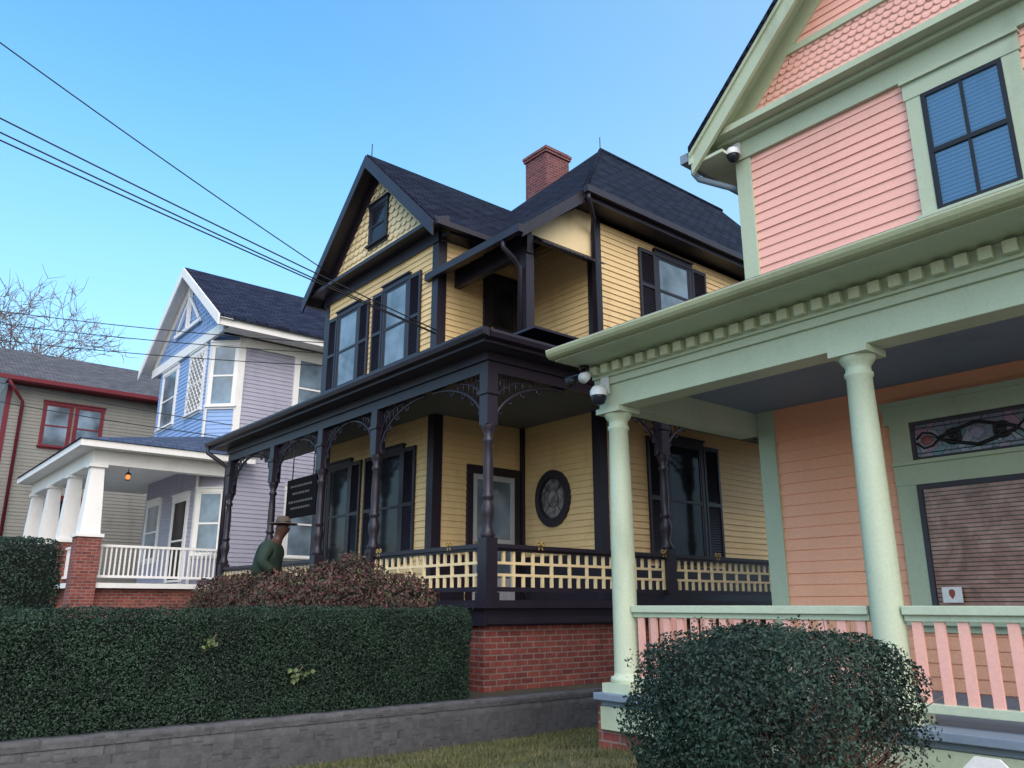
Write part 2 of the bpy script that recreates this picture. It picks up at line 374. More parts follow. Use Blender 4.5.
# ------------------------------------------------------------------ ground
def smooth(a, b, x): t = min(1, max(0, (x-a)/(b-a))); return t*t*(3-2*t)
def lawn_z(x, y): return (.13+.106*min(2.55, max(0, x+7.55)))*smooth(-1.5, 1.0, y)
def yard_z(x, y): return (.52+.75*smooth(-7.7, -20, x))*smooth(-2.0, -.6, y)
m = MB(); m.box(-400, 400, -400, 400, -.6, -.03); m.build('ground', M['earth'], kind='structure')
m = MB(); m.box(-90, 60, -4.2, -2.4, -.2, -.004); m.build('sidewalk', M['pave'], kind='structure')
m = MB(); m.box(-120, 90, -13.0, -5.2, -.5, -.020); m.build('road', M['asphalt'], kind='structure')
def sheet(name, xs, ys, f, mat):
    m = MB(); vs = [(x, y, f(x, y)) for y in ys for x in xs]; n = len(xs)
    m.add(vs, [(j*n+i, j*n+i+1, (j+1)*n+i+1, (j+1)*n+i) for j in range(len(ys)-1) for i in range(n-1)], True)
    return m.build(name, mat, kind='structure', recalc=False)
sheet('lawn', [-7.56+i*.3 for i in range(60)], [-2+i*.4 for i in range(50)], lawn_z, M['lawn'])
sheet('yard', [-90+i*1.028 for i in range(81)], [-2.4+i*.7 for i in range(60)], yard_z, M['yard'])
n = 42000
gx = np.random.uniform(-7.5, -3.8, n); gy = np.random.uniform(3.2, 8.3, n)
keep = (np.sin(gx*3.1+gy*1.7)+np.sin(gx*5.3-gy*4.1)+np.random.uniform(-1.6, 2.2, n)) > -.4
gx = gx[keep]; gy = gy[keep]; n = len(gx)
gz = .13+.106*np.clip(gx+7.55, 0, 2.55)
hgt = np.random.uniform(.02, .06, n); a = np.random.uniform(0, 6.28, n); w = .0045
P = np.stack([gx, gy, gz], 1); t = np.stack([np.cos(a)*w, np.sin(a)*w, 0*a], 1)
tip = P+np.stack([np.random.normal(0, .022, n), np.random.normal(0, .022, n), hgt], 1)
V = np.stack([P-t, P+t, tip], 1).reshape(-1, 3)
me = bpy.data.meshes.new('grass'); me.from_pydata(V.tolist(), [], [(3*i, 3*i+1, 3*i+2) for i in range(n)]); me.materials.append(M['grass'])
o = bpy.data.objects.new('grass', me); COL.objects.link(o); tag(o, 'short patchy winter grass on the lawn below the block wall', 'grass', kind='stuff')

# ------------------------------------------------------------------ pink house
pink = thing('pink_house', 'pink clapboard house with sage green porch columns and front gable', 'house', (-2.3, 7.85, .4))
G, GL = M['green'], M['green_lt']
F = WY(7.85)
XC, HALF, ZE, ZR = -2.3, 3.13, 7.15, 10.19; SL = (ZR-ZE)/HALF
gl = lambda d: (lambda z: XC-HALF+(z-ZE+d)/SL)
gr = lambda d: (lambda z: XC+HALF-(z-ZE+d)/SL)
m = MB(); m.box(-5.0, .4, 7.85, 16.5, .35, 7.0)
m.prism([(-5.0, 7.85, 7.0), (.4, 7.85, 7.0), (XC, 7.85, ZR-.2)], (0, 8.6, 0))
siding(m, F, 4.4, 6.9, -4.85, .4, .115)
siding(m, F, 8.06, 9.9, gl(.3), gr(.3), .10)
m.build('wall', M['pink'], pink, recalc=False)
m = MB(); siding(m, F, .86, 4.4, -4.85, .4, .118); m.build('porch_wall', M['pink_bounce'], pink, recalc=False)
m = MB(); scallops(m, F, 7.36, 7.98, gl(.25), gr(.25), .098, .082); m.build('gable_shingles', M['pink'], pink, recalc=False)
m = MB(); m.box(-5.035, -4.83, 7.812, 8.0, .86, 6.9); m.build('corner_board', G, pink, bevel=.006)
m = MB(); F.box(m, -5.05, .5, 6.9, 7.14, .0, .06); F.box(m, -5.2, .6, 7.14, 7.19, .0, .16); F.box(m, -5.42, .8, 7.19, 7.27, .0, .30)
m.prism([F.pt(-5.35, 7.27, .29), F.pt(-5.35, 7.27, 0), F.pt(-5.2, 7.40, 0)], (6.1, 0, 0))
F.box(m, -4.6, .0, 7.975, 8.06, .0, .05)
m.build('frieze', G, pink)
m = MB(); chevron(m, XC, HALF, ZE, ZR, 0, .07, 7.40, 17)
rf = m.build('roof', M['roof_n'], pink)
m = MB(); chevron(m, XC, HALF, ZE, ZR, .071, .13, 7.42, 7.50); chevron(m, XC, HALF, ZE, ZR, .13, .36, 7.45, 7.50); chevron(m, XC, HALF, ZE, ZR, .072, .09, 7.50, 7.85)
chevron(m, XC, HALF, ZE, ZR, .091, .36, 7.79, 7.85, .35)
m.build('rake_board', G, pink)
m = MB(); m.box(-5.40, -5.0, 7.5, 16, 6.93, 6.97); m.box(-5.46, -5.40, 7.44, 16.4, 6.93, 7.10); m.build('eave_soffit', GL, pink)
m = MB(); m.box(-5.58, -5.465, 7.43, 16.4, 6.98, 7.10); m.build('gutter', M['bluegrey'], pink)
m = MB(); m.tube([(-5.5, 7.6, 6.99), (-5.5, 7.6, 6.88), (-5.46, 7.64, 6.80), (-5.28, 7.78, 6.70), (-5.12, 7.95, 6.62), (-5.09, 8.15, 6.5), (-5.09, 8.5, 6.3), (-5.09, 8.5, 4.6)], .042, 8); m.build('downspout', M['bluegrey'], pink)
window(F, pink, -2.80, -2.04, 5.32, 6.66, G, M['black'], M['clear'], tw=.15, cols=2, blind=M['blind_b'])
# porch
PX0, PX1 = -5.17, 2.4
m = MB(); m.box(-5.38, PX1, 5.42, 7.85, .79, .85); m.box(-5.34, PX1, 5.48, 7.85, .74, .788); m.build('porch_floor', M['bluegrey'], pink, bevel=.008)
m = MB(); m.box(-5.33, PX1, 5.46, 5.54, .55, .738); m.box(-5.33, -5.25, 5.54, 7.85, .55, .738); m.build('porch_skirt', G, pink)
m = MB()
x = -5.3
while x < PX1:
    m.bar((x, 5.58, .2), (x+.38, 5.58, .56), .04, .008); m.bar((x+.38, 5.59, .2), (x, 5.59, .56), .04, .008); x += .13
m.build('lattice_skirt', M['dark_soft'], pink)
for px_ in (PX0, -2.745, -.32, 2.1):
    m = MB(); m.box(px_-.23, px_+.23, 5.50, 5.92, .1, .737); m.build('brick_pier', M['brick'], pink)
    m = MB(); cy = 5.65; S = .92
    m.box(px_-.16, px_+.16, cy-.16, cy+.16, .85, .93)
    m.lathe((px_, cy), [(r_*S, z_) for r_, z_ in [(.155, .93), (.165, .955), (.155, .985), (.13, .99), (.125, 1.02), (.122, 1.3), (.119, 2.0), (.108, 2.8), (.099, 3.22), (.112, 3.235), (.112, 3.26), (.099, 3.27), (.099, 3.31), (.125, 3.34), (.145, 3.375), (.145, 3.385)]], 28)
    m.box(px_-.15, px_+.15, cy-.15, cy+.15, 3.385, 3.437)
    m.build('porch_column', GL, pink)
m = MB(); m.box(-5.30, PX1, 5.53, 5.77, 3.44, 3.71); m.box(-5.295, -5.05, 5.77, 7.85, 3.442, 3.708); m.box(-5.33, PX1, 5.50, 5.53, 3.66, 3.73); m.box(-5.33, -5.30, 5.53, 7.85, 3.66, 3.73)
m.box(-5.33, PX1, 5.47, 5.60, 3.73, 3.866); m.box(-5.36, -5.1, 5.60, 7.85, 3.73, 3.866)
m.build('porch_beam', GL, pink, bevel=.005)
x = -5.30
while x < PX1-1.6:
    m = MB(); m.box(x, x+.084, 5.405, 5.469, 3.757, 3.842); m.build('dentil', M['dentil'], pink); x += .148
m = MB(); m.box(-5.42, PX1, 5.08, 7.85, 3.868, 3.885); m.box(-5.42, PX1, 5.05, 5.08, 3.868, 3.965); m.build('porch_soffit', GL, pink)
m = MB(); m.box(-5.05, PX1, 5.77, 7.85, 3.70, 3.728); m.build('porch_ceiling', M['bluegrey'], pink)
m = MB()
prof = [(5.05, 3.965), (4.955, 3.965), (4.95, 3.95), (4.958, 3.92), (4.975, 3.895), (5.00, 3.88), (5.049, 3.876)]
m.prism([(-5.44, y, z) for y, z in prof], (PX1+5.44, 0, 0)); m.build('porch_gutter', M['olive'], pink)
m = MB(); m.prism([(-5.44, 5.0, 3.97), (-5.44, 5.04, 4.01), (-5.44, 7.849, 4.78), (-5.44, 7.849, 3.97)], (PX1+5.44, 0, 0)); m.build('porch_roof', M['roof_g'], pink)
def rail(p, q, house):
    p = Vector((p[0], p[1], 0)); q = Vector((q[0], q[1], 0)); d = (q-p); ln = d.length; d.normalize()
    m = MB(); Z = Vector((0, 0, 1))
    m.bar(p+Z*1.565, q+Z*1.565, .11, .06); m.bar(p+Z*1.515, q+Z*1.515, .05, .045); m.bar(p+Z*.955, q+Z*.955, .07, .06)
    r = m.build('railing', GL, house, bevel=.006)
    m = MB(); k = int(ln/.145)
    for i in range(k):
        c = p+d*(ln*(i+.5)/k); m.bar(c+Z*.985, c+Z*1.493, .026, .064, up=d)
    m.build('slats', M['pink_slat'], r)
rail((-5.05, 5.65), (-2.865, 5.65), pink); rail((-2.625, 5.65), (-.44, 5.65), pink); rail((-.2, 5.65), (2.0, 5.65), pink); rail((-5.17, 5.78), (-5.17, 7.8), pink)
# big porch window and transom
W1 = -2.18
w = window(F, pink, -3.36, W1, 1.45, 2.70, G, M['dark_soft'], M['clear_low'], tw=.19, blind=M['blind_refl'], mid=False, cols=1, head=0.0, pitch=.038, slat=.029)
m = MB(); m.poly([F.pt(-3.36, 2.86, .03), F.pt(W1, 2.86, .03), F.pt(W1, 3.30, .03), F.pt(-3.36, 3.30, .03)])
tr = m.build('transom', M['stained'], pink, label='stained glass transom over the porch window')
m = MB(); F.box(m, -3.55, -3.36, 2.925, 3.30, .003, .06); F.box(m, W1, W1+.19, 2.925, 3.30, .003, .06); F.box(m, -3.60, W1+.24, 3.30, 3.47, .003, .065); F.box(m, -3.62, W1+.26, 3.47, 3.52, .003, .1)
m.build('transom_casing', G, tr)
m = MB(); F.box(m, -3.36, -3.325, 2.925, 3.30, .034, .052); F.box(m, W1-.035, W1, 2.925, 3.30, .034, .052); F.box(m, -3.325, W1-.035, 3.265, 3.30, .034, .052); F.box(m, -3.325, W1-.035, 2.925, 2.955, .034, .052); m.build('sash', M['dark_soft'], tr)
m = MB(); cx, cz = -2.77, 3.11
F.box(m, -3.325, W1-.035, 3.225, 3.232, .031, .04); F.box(m, -3.325, W1-.035, 2.988, 2.995, .031, .04)
for sx in (-1, 1):
    pts = []
    for k in range(13):
        t = k/12; pts.append(F.pt(cx+sx*.34*t, cz+.105*(1-t)**.8*math.cos(t*.3), .038))
    m.tube(pts, .017, 6); m.tube([(p[0], p[1], 2*cz-p[2]) for p in pts], .017, 6)
    for sz in (-1, 1):
        sp = [F.pt(cx+sx*(.20+(.075-.0045*i)*math.cos(i*.6+.3)), cz+sz*(.012+(.062-.004*i)*math.sin(i*.6+.3)), .040) for i in range(14)]
        m.tube(sp, .015, 6)
        m.tube([F.pt(cx+sx*.33, cz, .038), F.pt(cx+sx*.40, cz+sz*.06, .038), F.pt(cx+sx*.48, cz+sz*.075, .038), F.pt(cx+sx*.54, cz+sz*.02, .038)], .010, 6)
m.build('leadwork', M['lead'], tr)
m = MB(); m.prism([F.pt(cx-.075, cz, .034), F.pt(cx, cz-.055, .034), F.pt(cx+.075, cz, .034), F.pt(cx, cz+.055, .034)], (0, -.008, 0)); m.build('diamond_glass', M['lead_blue'], tr)
for sx in (-1, 1):
    m = MB(); m.ellipsoid(F.pt(cx+sx*.45, cz, .032), (.055, .006, .045)); m.build('red_glass', M['lead_red'], tr)

# ------------------------------------------------------------------ yellow house
yel = thing('yellow_house', 'yellow two storey house with black trim and wraparound spindle porch', 'house', (-12.5, 9.0, .5))
D, Y = M['dark'], M['yellow']
XR, YB = -9.7, 10.1; BX0, BX1, BY = -16.4, -11.8, 8.0
fb = WY(BY); fm = WY(YB); sr = WX(XR); sb = WX(BX1)
m = MB()
m.box(BX0, BX1, BY, 18, .4, 8.7); m.box(BX1, XR, YB, 18, .4, 8.7)
for args in ((fb, 1.67, 8.45, BX0, BX1), (sb, 1.67, 8.6, BY, YB-.002), (fm, 1.67, 8.7, BX1+.02, XR), (sr, 1.67, 8.7, YB, 18)): siding(m, *args, .115, .020)
m.build('wall', Y, yel, recalc=False)
YXC, YH, YZE, YZR = -14.1, 2.72, 8.57, 11.2; YS = (YZR-YZE)/YH
m = MB(); m.prism([(BX0, BY, 8.7), (BX1, BY, 8.7), (YXC, BY, YZR-.15)], (0, 3, 0))
scallops(m, fb, 8.74, 11.0, lambda z: YXC-YH+(z-YZE+.3)/YS, lambda z: YXC+YH-(z-YZE+.3)/YS, .22, .16, .038)
m.build('gable_shingles', M['cream'], yel, recalc=False)
def pbox(name, mat, *bx, parent=yel, bevel=0):
    m = MB()
    for b in bx: m.box(*b)
    return m.build(name, mat, parent, bevel=bevel)
pbox('corner_board', D, (XR-.16, XR+.03, YB-.03, YB+.16, 1.67, 8.78))
pbox('corner_board', D, (BX1-.17, BX1+.03, BY-.03, BY+.17, 1.67, 8.4))
pbox('corner_board', D, (BX0-.03, BX0+.17, BY-.03, BY+.17, 1.67, 8.4))
pbox('inner_corner_board', D, (BX1+.02, BX1+.10, YB-.09, YB-.02, 1.67, 8.4))
m = MB(); m.box(BX0-.06, BX1+.06, BY-.06, BY-.004, 8.36, 8.60); m.box(BX0-.36, BX1+.36, BY-.36, BY-.005, 8.60, 8.68)
m.box(BX1+.005, BX1+.36, BY-.004, YB, 8.42, 8.50); m.prism([(BX0-.33, BY-.33, 8.68), (BX0-.33, BY-.004, 8.68), (BX0-.33, BY-.004, 8.80)], (BX1-BX0+.66, 0, 0))
m.build('cornice', D, yel)
m = MB(); chevron(m, YXC, YH, YZE, YZR, 0, .10, 7.58, 13.5)
bayroof = m.build('gable_roof', M['roof_n'], yel)
m = MB(); chevron(m, YXC, YH, YZE, YZR, .04, .34, 7.54, 7.578); chevron(m, YXC, YH, YZE, YZR, .102, .115, 7.60, 8.0); chevron(m, YXC, YH, YZE, YZR, .12, .42, 7.93, 7.996, .4); m.build('rake_board', D, yel)
pbox('gable_gutter', D, (YXC+YH-.02, YXC+YH+.10, 7.6, 9.3, YZE-.12, YZE-.01)); pbox('gable_gutter', D, (YXC-YH-.10, YXC-YH+.02, 7.6, 12, YZE-.12, YZE-.01))
# main hip roof
ap = (-12.45, 13.3, 12.78); bk = (-12.45, 18.4, 12.78); e0 = (-16.24, 9.49, 8.99); e1 = (-9.3, 9.49, 8.99); e2 = (-9.3, 18.4, 8.99); e3 = (-16.24, 18.4, 8.99)
m = MB(); m.add([e0, e1, e2, e3, ap, bk], [(0, 1, 4), (1, 2, 5, 4), (2, 3, 5), (3, 0, 4, 5), (3, 2, 1, 0)])
hip = m.build('hip_roof', M['roof_n'], yel)
m = MB(); m.tube([e1, ap], .05, 6); m.tube([ap, bk], .06, 6); m.build('ridge_cap', M['roof_n'], hip)
m = MB(); m.box(-14.2, -13.4, 12.3, 13.1, 10.0, 12.80); m.box(-14.24, -13.36, 12.26, 13.14, 12.80, 12.87); m.box(-14.26, -13.34, 12.24, 13.16, 12.87, 12.94); m.box(-14.2, -13.4, 12.3, 13.1, 12.94, 13.0)
m.build('chimney', M['brick_dk'], hip)
m = MB(); m.tube([(ap[0], ap[1], 12.7), (ap[0], ap[1], 13.15)], .012, 5); m.build('lightning_rod', D, hip)
m = MB(); m.tube([(YXC, 7.7, 11.1), (YXC, 7.7, 11.5)], .012, 5); m.build('lightning_rod', D, bayroof)
pbox('eave_fascia', D, (-9.30, -9.26, 9.45, 18.4, 8.76, 8.995), (-11.2, -9.30, 9.45, 9.49, 8.80, 8.99), (-9.69, -9.30, 9.49, 18.4, 8.78, 8.82), bevel=0)
pbox('side_gutter', D, (-9.26, -9.15, 9.42, 18.4, 8.86, 8.99))
# balcony roof extension
m = MB()
m.prism([(-11.9, 9.60, 9.075), (-11.9, 8.0, 7.79), (-11.9, 8.0, 7.70), (-11.9, 9.60, 8.95)], (2.6, 0, 0)); m.build('balcony_roof', M['roof_n'], yel)
m = MB(); m.prism([(-9.33, 9.6, 9.06), (-9.33, 7.98, 7.77), (-9.33, 7.98, 7.55), (-9.33, 9.6, 8.80)], (.04, 0, 0))
m.prism([(-11.79, 10.09, 9.2), (-11.79, 8.0, 7.69), (-11.79, 8.0, 7.66), (-11.79, 10.09, 9.16)], (2.45, 0, 0))
m.build('balcony_rake_board', D, yel)
pbox('balcony_gutter', D, (-12.1, -9.28, 7.88, 7.995, 7.62, 7.76))
pbox('balcony_beam', D, (-11.77, -9.62, 8.36, 8.50, 7.50, 7.86))
pbox('balcony_post', D, (-9.83, -9.65, 8.36, 8.54, 5.7, 7.498))
m = MB(); m.prism([(XR-.04, 8.52, 7.88), (XR-.04, 10.07, 7.88), (XR-.04, 10.07, 9.10), (XR-.04, 8.52, 7.98)], (.05, 0, 0)); m.build('balcony_side_panel', M['cream'], yel)
m = MB()
for i in range(14):
    y0 = 8.54+i*.11; m.prism([(XR+.02, y0, 7.90), (XR+.30, y0, 7.68), (XR+.30, y0, 7.655), (XR+.02, y0, 7.87)], (0, .085, 0))
m.box(XR-.01, XR+.05, 8.52, 10.07, 7.78, 7.88)
m.build('louvered_awning', D, yel)
pbox('balcony_floor', D, (-11.76, -8.9, 7.87, 10.05, 5.80, 5.84))
# balcony door, front door
def door(W, u0, u1, z0, z1, panel, name, label=None):
    m = MB(); W.box(m, u0-.13, u0, z0, z1, .003, .06); W.box(m, u1, u1+.13, z0, z1, .003, .06); W.box(m, u0-.13, u1+.13, z1, z1+.16, .003, .065)
    d = m.build(name, D, yel, label=label)
    m = MB(); f = .10; W.box(m, u0, u1, z0, z0+.4, .02, .045)
    W.box(m, u0, u0+f, z0+.4, z1, .02, .045); W.box(m, u1-f, u1, z0+.4, z1, .02, .045); W.box(m, u0+f, u1-f, z1-f, z1, .02, .045); W.box(m, u0+f, u1-f, z0+1.0, z0+1.1, .02, .045)
    m.build('door_frame', panel, d)
    m = MB(); m.poly([W.pt(u0, z0, .032), W.pt(u1, z0, .032), W.pt(u1, z1, .032), W.pt(u0, z1, .032)]); m.build('door_glass', M['glass_lt'] if panel == M['screen'] else M['glass'], d)
    m = MB(); a = W.pt(u0+.06, z0+1.02, .075); m.ellipsoid(a, (.03, .03, .03), 10, 6); m.build('handle', M['gold'], d)
door(sb, 8.86, 9.86, 1.67, 3.95, M['screen'], 'front_door', 'grey screen front door'); door(sb, 9.2, 9.93, 5.84, 7.9, D, 'balcony_door')
for uc in (-15.25, -13.25):
    window(fb, yel, uc-.42, uc+.42, 6.2, 7.9, D, D, M['glass_lt'], tw=.08, shutters=.42, shm=D)
    window(fb, yel, uc-.42, uc+.42, 2.35, 4.4, D, D, M['glass'], tw=.08, shutters=.42, shm=D)
window(Wall((0, BY-.02), (1, 0), (0, -1)), yel, -14.4, -13.8, 9.2, 10.05, D, D, M['glass'], tw=.09, name='attic_window')
window(sr, yel, 11.9, 12.9, 7.0, 8.45, D, D, M['glass_lt'], tw=.09, shutters=.48, shm=D)
window(sr, yel, 11.9, 12.9, 2.4, 4.6, D, D, M['glass'], tw=.09, shutters=.5, shm=D)
window(sr, yel, 15.2, 16.2, 7.0, 8.45, D, D, M['glass_lt'], tw=.09, shutters=.48, shm=D)
# oval window
def annulus(mb, W, u, z, r0, r1, o0, o1, n=40, sx=1.0, sz=1.0):
    vs = []
    for k in range(n):
        t = 2*math.pi*k/n; c, s_ = math.cos(t)*sx, math.sin(t)*sz
        vs += [W.pt(u+r0*c, z+r0*s_, o0), W.pt(u+r1*c, z+r1*s_, o0), W.pt(u+r1*c, z+r1*s_, o1), W.pt(u+r0*c, z+r0*s_, o1)]
    fs = []
    for k in range(n):
        a = 4*k; b = 4*((k+1) % n)
        for i in range(4): fs.append((a+i, a+(i+1) % 4, b+(i+1) % 4, b+i))
    mb.add(vs, fs)
m = MB(); ru, rz_ = -10.9, 3.5; ox, oz = .92, 1.05
annulus(m, fm, ru, rz_, .37, .50, .004, .075, sx=ox, sz=oz); annulus(m, fm, ru, rz_, .345, .37, .02, .055, sx=ox, sz=oz)
rw = m.build('oval_window', D, yel, label='upright oval porch window with dark frame')
m = MB(); m.poly([fm.pt(ru+ox*.35*math.cos(2*math.pi*k/32), rz_+oz*.35*math.sin(2*math.pi*k/32), .032) for k in range(32)]); m.build('pane', glassmat('oval_window_glass', (.12, .12, .125), .08, .7, 9), rw)
m = MB(); annulus(m, fm, ru, rz_, .15, .158, .032, .040, 24, ox, oz)
for k in range(4):
    t = math.pi*(k+.5)/2; m.bar(fm.pt(ru+.135*math.cos(t), rz_+.158*math.sin(t), .036), fm.pt(ru+.31*math.cos(t), rz_+.36*math.sin(t), .036), .010, .010)
m.build('tracery', D, rw)
# porch
FL = 1.66
pbox('porch_floor', D, (-18.2, -8.36, 6.48, 7.995, 1.56, FL), (BX1+.02, -8.36, 7.995, YB-.02, 1.56, FL-.001), (XR+.02, -8.36, YB-.02, 16, 1.56, FL-.002), (-18.2, BX0-.02, 7.995, 12, 1.56, FL-.001))
pbox('porch_skirt', D, (-18.1, -8.44, 6.56, 6.64, 1.34, 1.558), (-8.52, -8.44, 6.64, 16, 1.34, 1.558), (-8.50, -8.40, 6.60, 16, 1.36, 1.44))
pbox('foundation', M['brick'], (-18.05, -8.50, 6.62, 7.9, .2, 1.338), (-9.2, -8.5, 7.9, 16, .2, 1.338))
pbox('porch_ceiling', M['ceil_grey'], (-18.2, -8.58, 6.74, 7.99, 4.95, 4.99), (BX1+.03, -8.58, 7.99, YB-.03, 4.95, 4.988), (XR+.03, -8.58, YB-.03, 16, 4.95, 4.986))
pbox('porch_beam', D, (-18.0, -8.42, 6.58, 6.74, 4.74, 5.03), (-8.58, -8.42, 6.74, 16, 4.742, 5.029), (-18.0, -8.38, 6.54, 6.58, 4.90, 5.03), (-8.42, -8.38, 6.58, 16, 4.90, 5.028))
pbox('porch_soffit', M['dark_soft'], (-18.35, -8.14, 6.30, 6.9, 5.032, 5.06), (-8.7, -8.14, 6.9, 16, 5.032, 5.059))
pbox('porch_fascia', D, (-18.4, -8.12, 6.26, 6.30, 5.03, 5.20), (-8.14, -8.10, 6.30, 16, 5.03, 5.199))
m = MB()
for prof in ([(6.26, 5.19), (6.15, 5.19), (6.145, 5.15), (6.17, 5.09), (6.259, 5.07)],):
    m.prism([(-18.42, y, z) for y, z in prof], (10.44, 0, 0)); m.prism([(-8.10+(6.26-y), 6.30, z) for y, z in prof], (0, 9.7, 0))
m.build('porch_gutter', D, yel)
m = MB(); A = (-18.4, 6.22, 5.21); B = (-8.08, 6.22, 5.21); C = (-8.08, 16, 5.21); i0 = (-18.4, 7.86, 5.80); i1 = (-9.66, 7.86, 5.80); i2 = (-9.66, 16, 5.80)
m.add([A, B, C, i0, i1, i2], [(0, 1, 4, 3), (1, 2, 5, 4)]); m.poly([i0, i1, (-9.66, 10.09, 5.799), (-18.4, 10.09, 5.799)])
m.build('porch_roof', M['roof_n'], yel)
def bracket(mb, p, d, zt, L, drop):
    p = Vector((p[0], p[1], 0)); d = Vector((d[0], d[1], 0)); pts = []; pts2 = []
    for k in range(13):
        t = math.pi/2*k/12; s_ = L*(1-math.cos(t)); z = zt-drop+drop*math.sin(t)
        pts.append(p+d*s_+Vector((0, 0, z-.02)))
    mb.tube(pts, .026, 6)
    for k in range(11):
        t = math.pi/2*k/10; s_ = .55*L*(1-math.cos(t)); z = zt-drop*.6+drop*.6*math.sin(t)
        pts2.append(p+d*s_+Vector((0, 0, z-.02)))
    mb.tube(pts2, .016, 5)
    for k in (4, 5, 6, 7, 8):
        a = pts[k]; b = Vector((a.x, a.y, zt)); mb.tube([a, b], .011, 5)
    for k in (1, 3, 5, 7, 9):
        a = pts[k]; mb.tube([a+(d*math.cos(t)*.04+Vector((0, 0, math.sin(t)*.04-.045))) for t in [2*math.pi*j/8 for j in range(9)]], .014, 5)
    c = p+d*(L*.13)+Vector((0, 0, zt-drop*.16))
    mb.tube([c+(d*math.cos(t)+Vector((0, 0, 1))*math.sin(t))*.07 for t in [2*math.pi*k/12 for k in range(13)]], .012, 5)
def post(x, y, dirs):
    m = MB(); w = .095
    m.box(x-w-.02, x+w+.02, y-w-.02, y+w+.02, FL, FL+.10); m.box(x-w, x+w, y-w, y+w, FL+.10, 2.46)
    S = .88
    m.lathe((x, y), [(r_*S, z_) for r_, z_ in [(.10, 2.46), (.12, 2.50), (.085, 2.56), (.07, 2.64), (.10, 2.76), (.11, 2.84), (.078, 2.93), (.068, 2.96), (.095, 2.99), (.095, 3.02), (.07, 3.06), (.080, 3.25), (.076, 3.5), (.064, 3.72), (.088, 3.76), (.088, 3.79), (.06, 3.83), (.095, 3.92), (.112, 3.97), (.112, 3.99)]], 16)
    m.box(x-.092, x+.092, y-.092, y+.092, 3.99, 4.738); m.box(x-.115, x+.115, y-.115, y+.115, 4.42, 4.47)
    p = m.build('porch_post', D, yel)
    for d, L in dirs:
        m = MB(); bracket(m, (x+d[0]*.09, y+d[1]*.09), d, 4.738, L, .74); m.build('bracket', D, p)
xs = [-8.5, -11.48, -13.43, -15.56, -17.9]
post(xs[0], 6.66, [((-1, 0), 1.28), ((0, 1), 1.35)]); post(xs[1], 6.66, [((1, 0), 1.28), ((-1, 0), .86)]); post(xs[2], 6.66, [((1, 0), .86), ((-1, 0), .95)])
post(xs[3], 6.66, [((1, 0), .95), ((-1, 0), 1.05)]); post(xs[4], 6.66, [((1, 0), 1.05)]); post(-8.5, 10.34, [((0, -1), 1.35), ((0, 1), 1.35)]); post(-8.5, 14.0, [((0, -1), 1.35)])
def yrail(p, q):
    p = Vector((p[0], p[1], 0)); q = Vector((q[0], q[1], 0)); d = q-p; ln = d.length; d.normalize(); Z = Vector((0, 0, 1))
    p = p+d*.098; q = q-d*.098; ln -= .196
    m = MB(); m.bar(p+Z*2.36, q+Z*2.36, .12, .055); m.bar(p+Z*2.315, q+Z*2.315, .06, .035); m.bar(p+Z*1.80, q+Z*1.80, .08, .06)
    r = m.build('railing', D, yel)
    m = MB(); k = max(4, int(round(ln/.18))); k += k % 2; st = ln/k; w = .042
    for i in range(k+1):
        c = p+d*min(ln-.024, max(.024, st*i))
        if i % 2 == 0: m.bar(c+Z*1.83, c+Z*2.297, .032, w, up=d)
        else: m.bar(c+Z*1.83, c+Z*1.968, .032, w, up=d); m.bar(c+Z*2.160, c+Z*2.297, .032, w, up=d)
    for i in range(0, k-1, 2):
        a = p+d*(st*i+.021); b = p+d*(st*(i+2)-.021)
        m.bar(a+Z*1.986, b+Z*1.986, .028, .036); m.bar(a+Z*2.142, b+Z*2.142, .028, .036)
    m.build('fretwork', M['cream'], r)
yrail((xs[1], 6.66), (xs[0], 6.66)); yrail((xs[3], 6.66), (xs[2], 6.66)); yrail((xs[4], 6.66), (xs[3], 6.66)); yrail((-8.5, 6.66), (-8.5, 10.34)); yrail((-8.5, 10.34), (-8.5, 14.0))
m = MB(); fm.box(m, BX1+.12, XR-.17, FL, 2.46, .022, .035); sb.box(m, BY+.18, 8.70, FL, 2.46, .022, .035); sr.box(m, YB+.17, 11.28, FL, 2.46, .022, .035); sr.box(m, 13.55, 16, FL, 2.46, .022, .035); sr.box(m, 11.28, 13.55, FL, 2.28, .022, .035); m.build('porch_shade_strip', D, yel)  # dark strips added low on the walls as painted shade behind the railing
m = MB()
for i, z in enumerate((1.47, 1.28, 1.09)):
    y1 = 6.48-.30*i; m.box(-13.28, -11.62, y1-.32, y1-.002*i, .6-.01*i, z-.04); m.box(-13.32, -11.58, y1-.325, y1-.004, z-.04, z)
m.build('steps', M['block'], yel)
# downspouts
m = MB(); m.tube([(-9.22, 9.5, 8.88), (-9.22, 9.5, 8.75), (-9.45, 9.85, 8.55), (-9.62, 10.0, 8.42), (-9.62, 10.0, 5.8)], .045, 8); m.build('downspout', D, yel)
m = MB(); m.tube([(-9.75, 7.93, 7.64), (-9.75, 7.93, 7.5), (-9.74, 8.15, 7.35), (-9.74, 8.30, 7.22), (-9.74, 8.30, 5.85)], .045, 8); m.build('downspout', D, yel)
m = MB(); m.tube([(-18.3, 6.2, 5.10), (-18.3, 6.2, 4.95), (-18.15, 6.45, 4.75), (-18.06, 6.6, 4.6), (-18.06, 6.6, 1.2)], .05, 8); m.build('downspout', D, yel)

